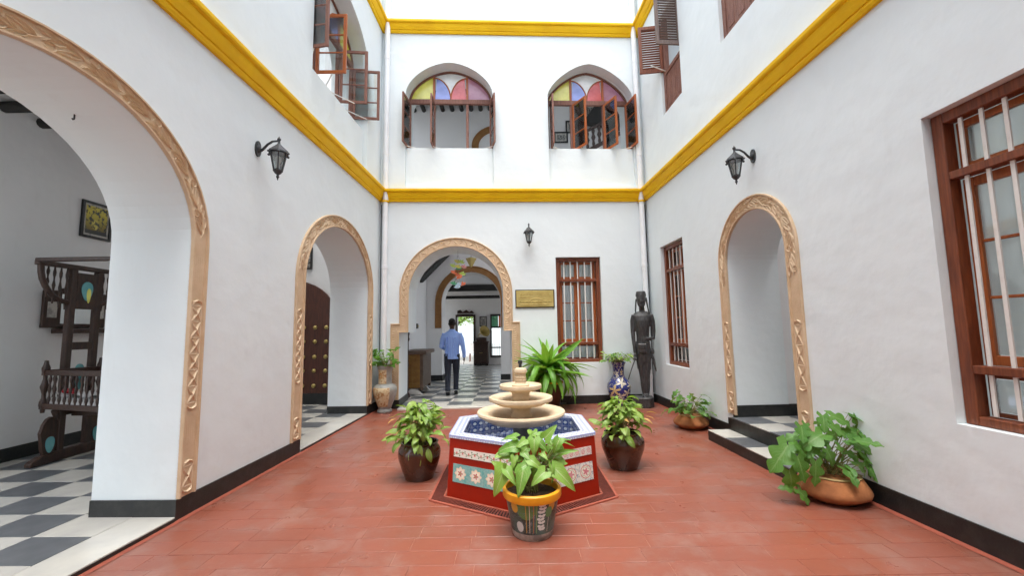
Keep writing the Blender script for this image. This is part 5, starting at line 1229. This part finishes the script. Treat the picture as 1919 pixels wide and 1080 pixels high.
# golden chest, dark post, mobile, pendant and the stair in the corridor
t = thing('carved_chest', 'golden latticed chest with dark lid against the corridor wall', 'chest', T(-2.69, 10.35, .032))
G().box(0, .46, 0, 1.0, .16, .98).build('body', 'gold_wood', t, bev=.01)
G().box(.40, .475, .93, 1.01, .10, 1.0).box(.0, .06, -.01, .03, .10, 1.0).box(.40, .475, -.012, .06, .10, 1.0).build('corner_post', 'grey_wood', t, bev=.01)
G().box(-.01, .56, -.06, 1.06, .98, 1.07).build('lid', 'grey_wood', t, bev=.012)
for k in range(9): G().box(.03, .40, -.012, .004, .20+.085*k, .262+.085*k).build('slat', 'gold_wood', t, bev=.004)
G().box(.185, .225, -.02, .0, .18, .98).build('stile', 'gold_wood', t)
G().box(.455, .475, .05, .94, .18, .96).build('side_panel', 'grey_wood', t)
for y in (.0, .88): G().prism([(.02, 0), (.46, 0), (.40, .06), (.32, .14), (.16, .14), (.08, .06)], y, y+.08).build('leg', 'clay_white', t, bev=.01)
t = thing('turned_post', 'slim dark turned post just inside the horseshoe arch beside the chest', 'post', T(-2.50, 9.98, .032))
G().lathe([(.07, 0), (.06, .06), (.025, .12), (.022, .7), (.035, .76), (.022, .82), (.02, 1.3), (.045, 1.36), (.03, 1.42), (.045, 1.50), (.03, 1.56), (.012, 1.62)], 12).build('shaft', 'dark_wood', t, smooth=50)

t = thing('hanging_mobile', 'string mobile of coloured glass birds hanging in the horseshoe arch', 'mobile', T(-1.20, 9.2, 0))
G().tube([(0, 0, 3.37), (0, 0, 2.50)], .002, 4).build('string', 'iron', t)
for x, z, c in ((-.03, 3.13, 'yellow'), (.07, 3.12, 'lime'), (-.12, 3.03, 'lime'), (0, 3.0, 'yellow'), (.12, 3.0, 'pink'), (.01, 2.96, 'green'), (-.10, 2.88, 'orange'), (.10, 2.84, 'lime'), (-.01, 2.82, 'orange'), (.03, 2.76, 'orange'), (-.10, 2.63, 'green'), (.10, 2.61, 'orange'), (-.02, 2.55, 'sky'), (.0, 2.60, 'sky')):
    a = rnd.uniform(-.5, .5)
    g = G(); g.prism([(-.075, 0), (-.02, .035), (.05, .012), (.075, .035), (.07, -.02), (.02, -.035), (-.03, -.025)], -.006, .006); g.prism([(-.02, .01), (.03, .06), (.03, .0)], -.03, .03)
    g.build('glass_bird', 'glass_'+c, t, M=T(x, rnd.uniform(-.05, .05), z) @ Matrix.Rotation(a, 4, 'Y'))
    G().tube([(x, 0, z+.02), (x*.1, 0, z+.12)], .0015, 4).build('thread', 'iron', t)
t = thing('pendant_lamp', 'brass cone pendant hanging from the corridor ceiling', 'lamp', T(-1.12, 11.4, 0))
G().lathe([(.02, 3.32), (.06, 3.38), (.15, 3.56), (.15, 3.57), (.01, 3.58)], 4).build('shade', 'brass', t); G().tube([(0, 0, 3.57), (0, 0, 4.5)], .006, 5).build('cord', 'iron', t)
t = thing('sloping_stringer', 'sloping black stair beam high in the corridor', 'beam')
G().bar((-2.71, 12.2, 3.05), (-2.05, 13.08, 4.0), .18, .12).build('beam', 'black_beam', t)

# reception beyond
tag(G().box(-3.9, 1.9, 15.0, 15.3, 3.0, 3.22).build('ceiling_beam', 'black_beam', bev=.01), 'broad black beam across the reception beyond the inner arch', 'beam')
tag(G().box(-3.9, 1.9, 17.4, 17.6, 2.90, 3.02).build('ceiling_beam', 'black_beam', bev=.01), 'thin black beam farther back in the reception', 'beam')
slabbox('ceiling', 'ceiling', -3.9, .4, 15.3, 18.8, 3.225, 3.3)
t = thing('street_doorway', 'dark wooden door frame opening to the bright street', 'door', T(-2.13, 18.79, .03))
G().box(-.43, -.37, -.06, .1, 0, 2.24).box(.37, .46, -.08, .1, 0, 2.24).box(-.37, .37, -.06, .1, 2.14, 2.26).build('frame', 'dark_wood', t, bev=.008)
G().box(.36, .40, .1, .85, 0, 2.1).build('door_leaf', 'dark_wood', t)
g = G(); g.prism([(-.35, 2.30), (.42, 2.30), (.30, 2.42), (.18, 2.36), (.05, 2.46), (-.1, 2.36), (-.22, 2.46), (-.35, 2.42)], -.04, 0); g.build('crest', 'dark_wood', t)
t = thing('side_cabinet', 'dark carved cabinet beside the street door', 'cabinet', T(-1.70, 18.25, .032))
G().box(0, .62, 0, .48, .06, .98).build('body', 'dark_wood', t, bev=.01); G().box(-.04, .66, -.04, .5, .98, 1.04).build('top', 'dark_wood', t, bev=.01)
for x in (.03, .32): G().box(x, x+.27, -.015, .0, .12, .90).build('door', 'dark_wood', t, bev=.008); G().ball((x+(.24 if x < .1 else .03), -.03, .55), .018).build('knob', 'brass', t)
for x in (.02, .54): G().box(x, x+.06, .02, .08, 0, .06).build('leg', 'dark_wood', t)
t = thing('gramophone', 'old gramophone with brass horn on the cabinet', 'gramophone', T(-1.38, 18.45, 1.075))
G().box(-.22, .22, -.18, .18, 0, .16).build('case', 'dark_wood', t, bev=.012); G().lathe([(.15, .16), (.15, .175), (.02, .18)], 24).build('turntable', 'iron', t)
g = G(); g.tube([(-.12, .1, .17), (-.14, .1, .26), (-.08, .05, .33)], .018, 8); pts = [(-.08, .05, .33), (.0, .0, .36), (.08, -.08, .40), (.13, -.14, .43), (.16, -.18, .45)]; g.tube(pts, [.02, .04, .09, .17, .26], 12, cap=False); g.build('horn', 'brass', t, smooth=60)
t = thing('stained_window', 'window with green and orange glass above a dark grille in the reception', 'window', T(-.64, 18.79, .35))
G().box(-.36, -.30, -.05, .08, 0, 1.92).box(.28, .36, -.05, .08, 0, 1.92).box(-.30, .28, -.05, .08, 1.84, 1.92).box(-.30, .28, -.045, .08, 1.30, 1.37).box(-.30, .28, -.045, .08, .0, .08).build('frame', 'frame_black', t)
G().box(-.30, -.01, .01, .02, 1.37, 1.84).build('pane', 'glass_green', t); G().box(.01, .28, .01, .02, 1.37, 1.84).build('pane', 'glass_orange', t)
for k in range(6): G().box(-.28+.1*k, -.265+.1*k, .01, .025, .08, .60).build('grille_bar', 'frame_black', t)
G().box(-.30, .28, .0, .03, .40, .46).build('grille_rail', 'frame_black', t)

# balustrade of the stair seen through the pointed upper window
t = thing('stair_balustrade', 'dark stair balustrade with shaped balusters inside the pointed upper window', 'balustrade')
a, b = Vector((2.05, 11.9, 7.30)), Vector((4.2, 11.9, 8.45))
G().bar(a, b, .09, .07).build('handrail', 'dark_wood', t, bev=.01); G().bar(a-Vector((0, 0, .62)), b-Vector((0, 0, .62)), .08, .10).build('stringer', 'dark_wood', t)
for k in range(12):
    p = a.lerp(b, (k+.5)/12); g = G(); q = [(.02, 0), (.045, .10), (.03, .2), (.065, .30), (.03, .40), (.05, .50), (.02, .60)]
    g.prism([(p.x+w, p.z-.60+z) for w, z in q]+[(p.x-w, p.z-.60+z) for w, z in reversed(q)], p.y-.015, p.y+.015); g.build('baluster', 'dark_wood', t)
G().prism([(2.3, 7.95), (4.4, 7.6), (4.6, 9.0), (3.0, 8.95)], 12.3, 12.55).build('stair_soffit', 'black_beam', t)
tag(G().box(4.25, 4.36, 11.2, 11.24, 5.0, 8.6).build('hanging_curtain', 'linen'), 'narrow pale curtain inside the pointed upper window', 'curtain')
# brown trimmed arch on the far wall of the upper room
ti = arch(-.35, .62, 7.35, .45, 4.92); to = arch(-.35, .84, 7.35, .67, 4.92)
t = thing('inner_archway', 'brown edged archway inside the upper window over the horseshoe arch', 'archway', T(0, 12.59, 0))
Trim(ti, to, 1).band().build('arch_trim', 'trim_dark', t); G().prism(ti, -.012, .004).build('door_leaf', 'room_plaster', t)

# ================================================================== STREET BEYOND THE DOOR
tag(G().box(-9, 6, 27.0, 27.4, -.06, 3.2).build('street_wall', 'plaster'), 'bright white wall across the street beyond the door', 'wall')
t = thing('street_tree', 'green leafy tree beyond the open street door', 'tree', T(-3.3, 23.6, -.05))
G().tube([(0, 0, 0), (.1, 0, 1.0), (.05, 0, 2.0), (.3, 0, 2.9)], [.16, .13, .11, .07], 8).tube([(.05, 0, 1.9), (.7, -.2, 2.3), (1.3, -.3, 2.35)], [.08, .06, .03], 7).build('trunk', 'bark', t, smooth=60)
g = G(); r7 = random.Random(4)
for k in range(2600):
    a, b_, q = r7.uniform(0, 6.28), r7.uniform(-1, 1), r7.random()**.4
    c = Vector((.4+1.9*q*math.cos(a)*math.sqrt(1-b_*b_), 1.4*q*math.sin(a)*math.sqrt(1-b_*b_), 3.0+1.1*q*b_)); s_ = r7.uniform(.05, .10)
    u = Vector((r7.gauss(0, 1), r7.gauss(0, 1), r7.gauss(0, 1))).normalized(); v = u.orthogonal().normalized()
    g.add([c-u*s_, c+v*s_*.5, c+u*s_, c-v*s_*.5], [(0, 1, 2, 3)], [(0, .5), (.5, 1), (1, .5), (.5, 0)])
g.build('crown', 'leaf_tree', t)
t = thing('street_chair', 'small pale chair outside the street door', 'chair', T(-2.05, 22.0, -.06))
G().box(-.22, .22, -.22, .22, .42, .47).build('seat', 'clay_white', t); G().box(-.22, .22, .19, .22, .47, .95).build('backrest', 'clay_white', t)
for x in (-.2, .2):
    for y in (-.2, .2): G().box(x-.02, x+.02, y-.02, y+.02, 0, .42).build('leg', 'weathered_wood', t)
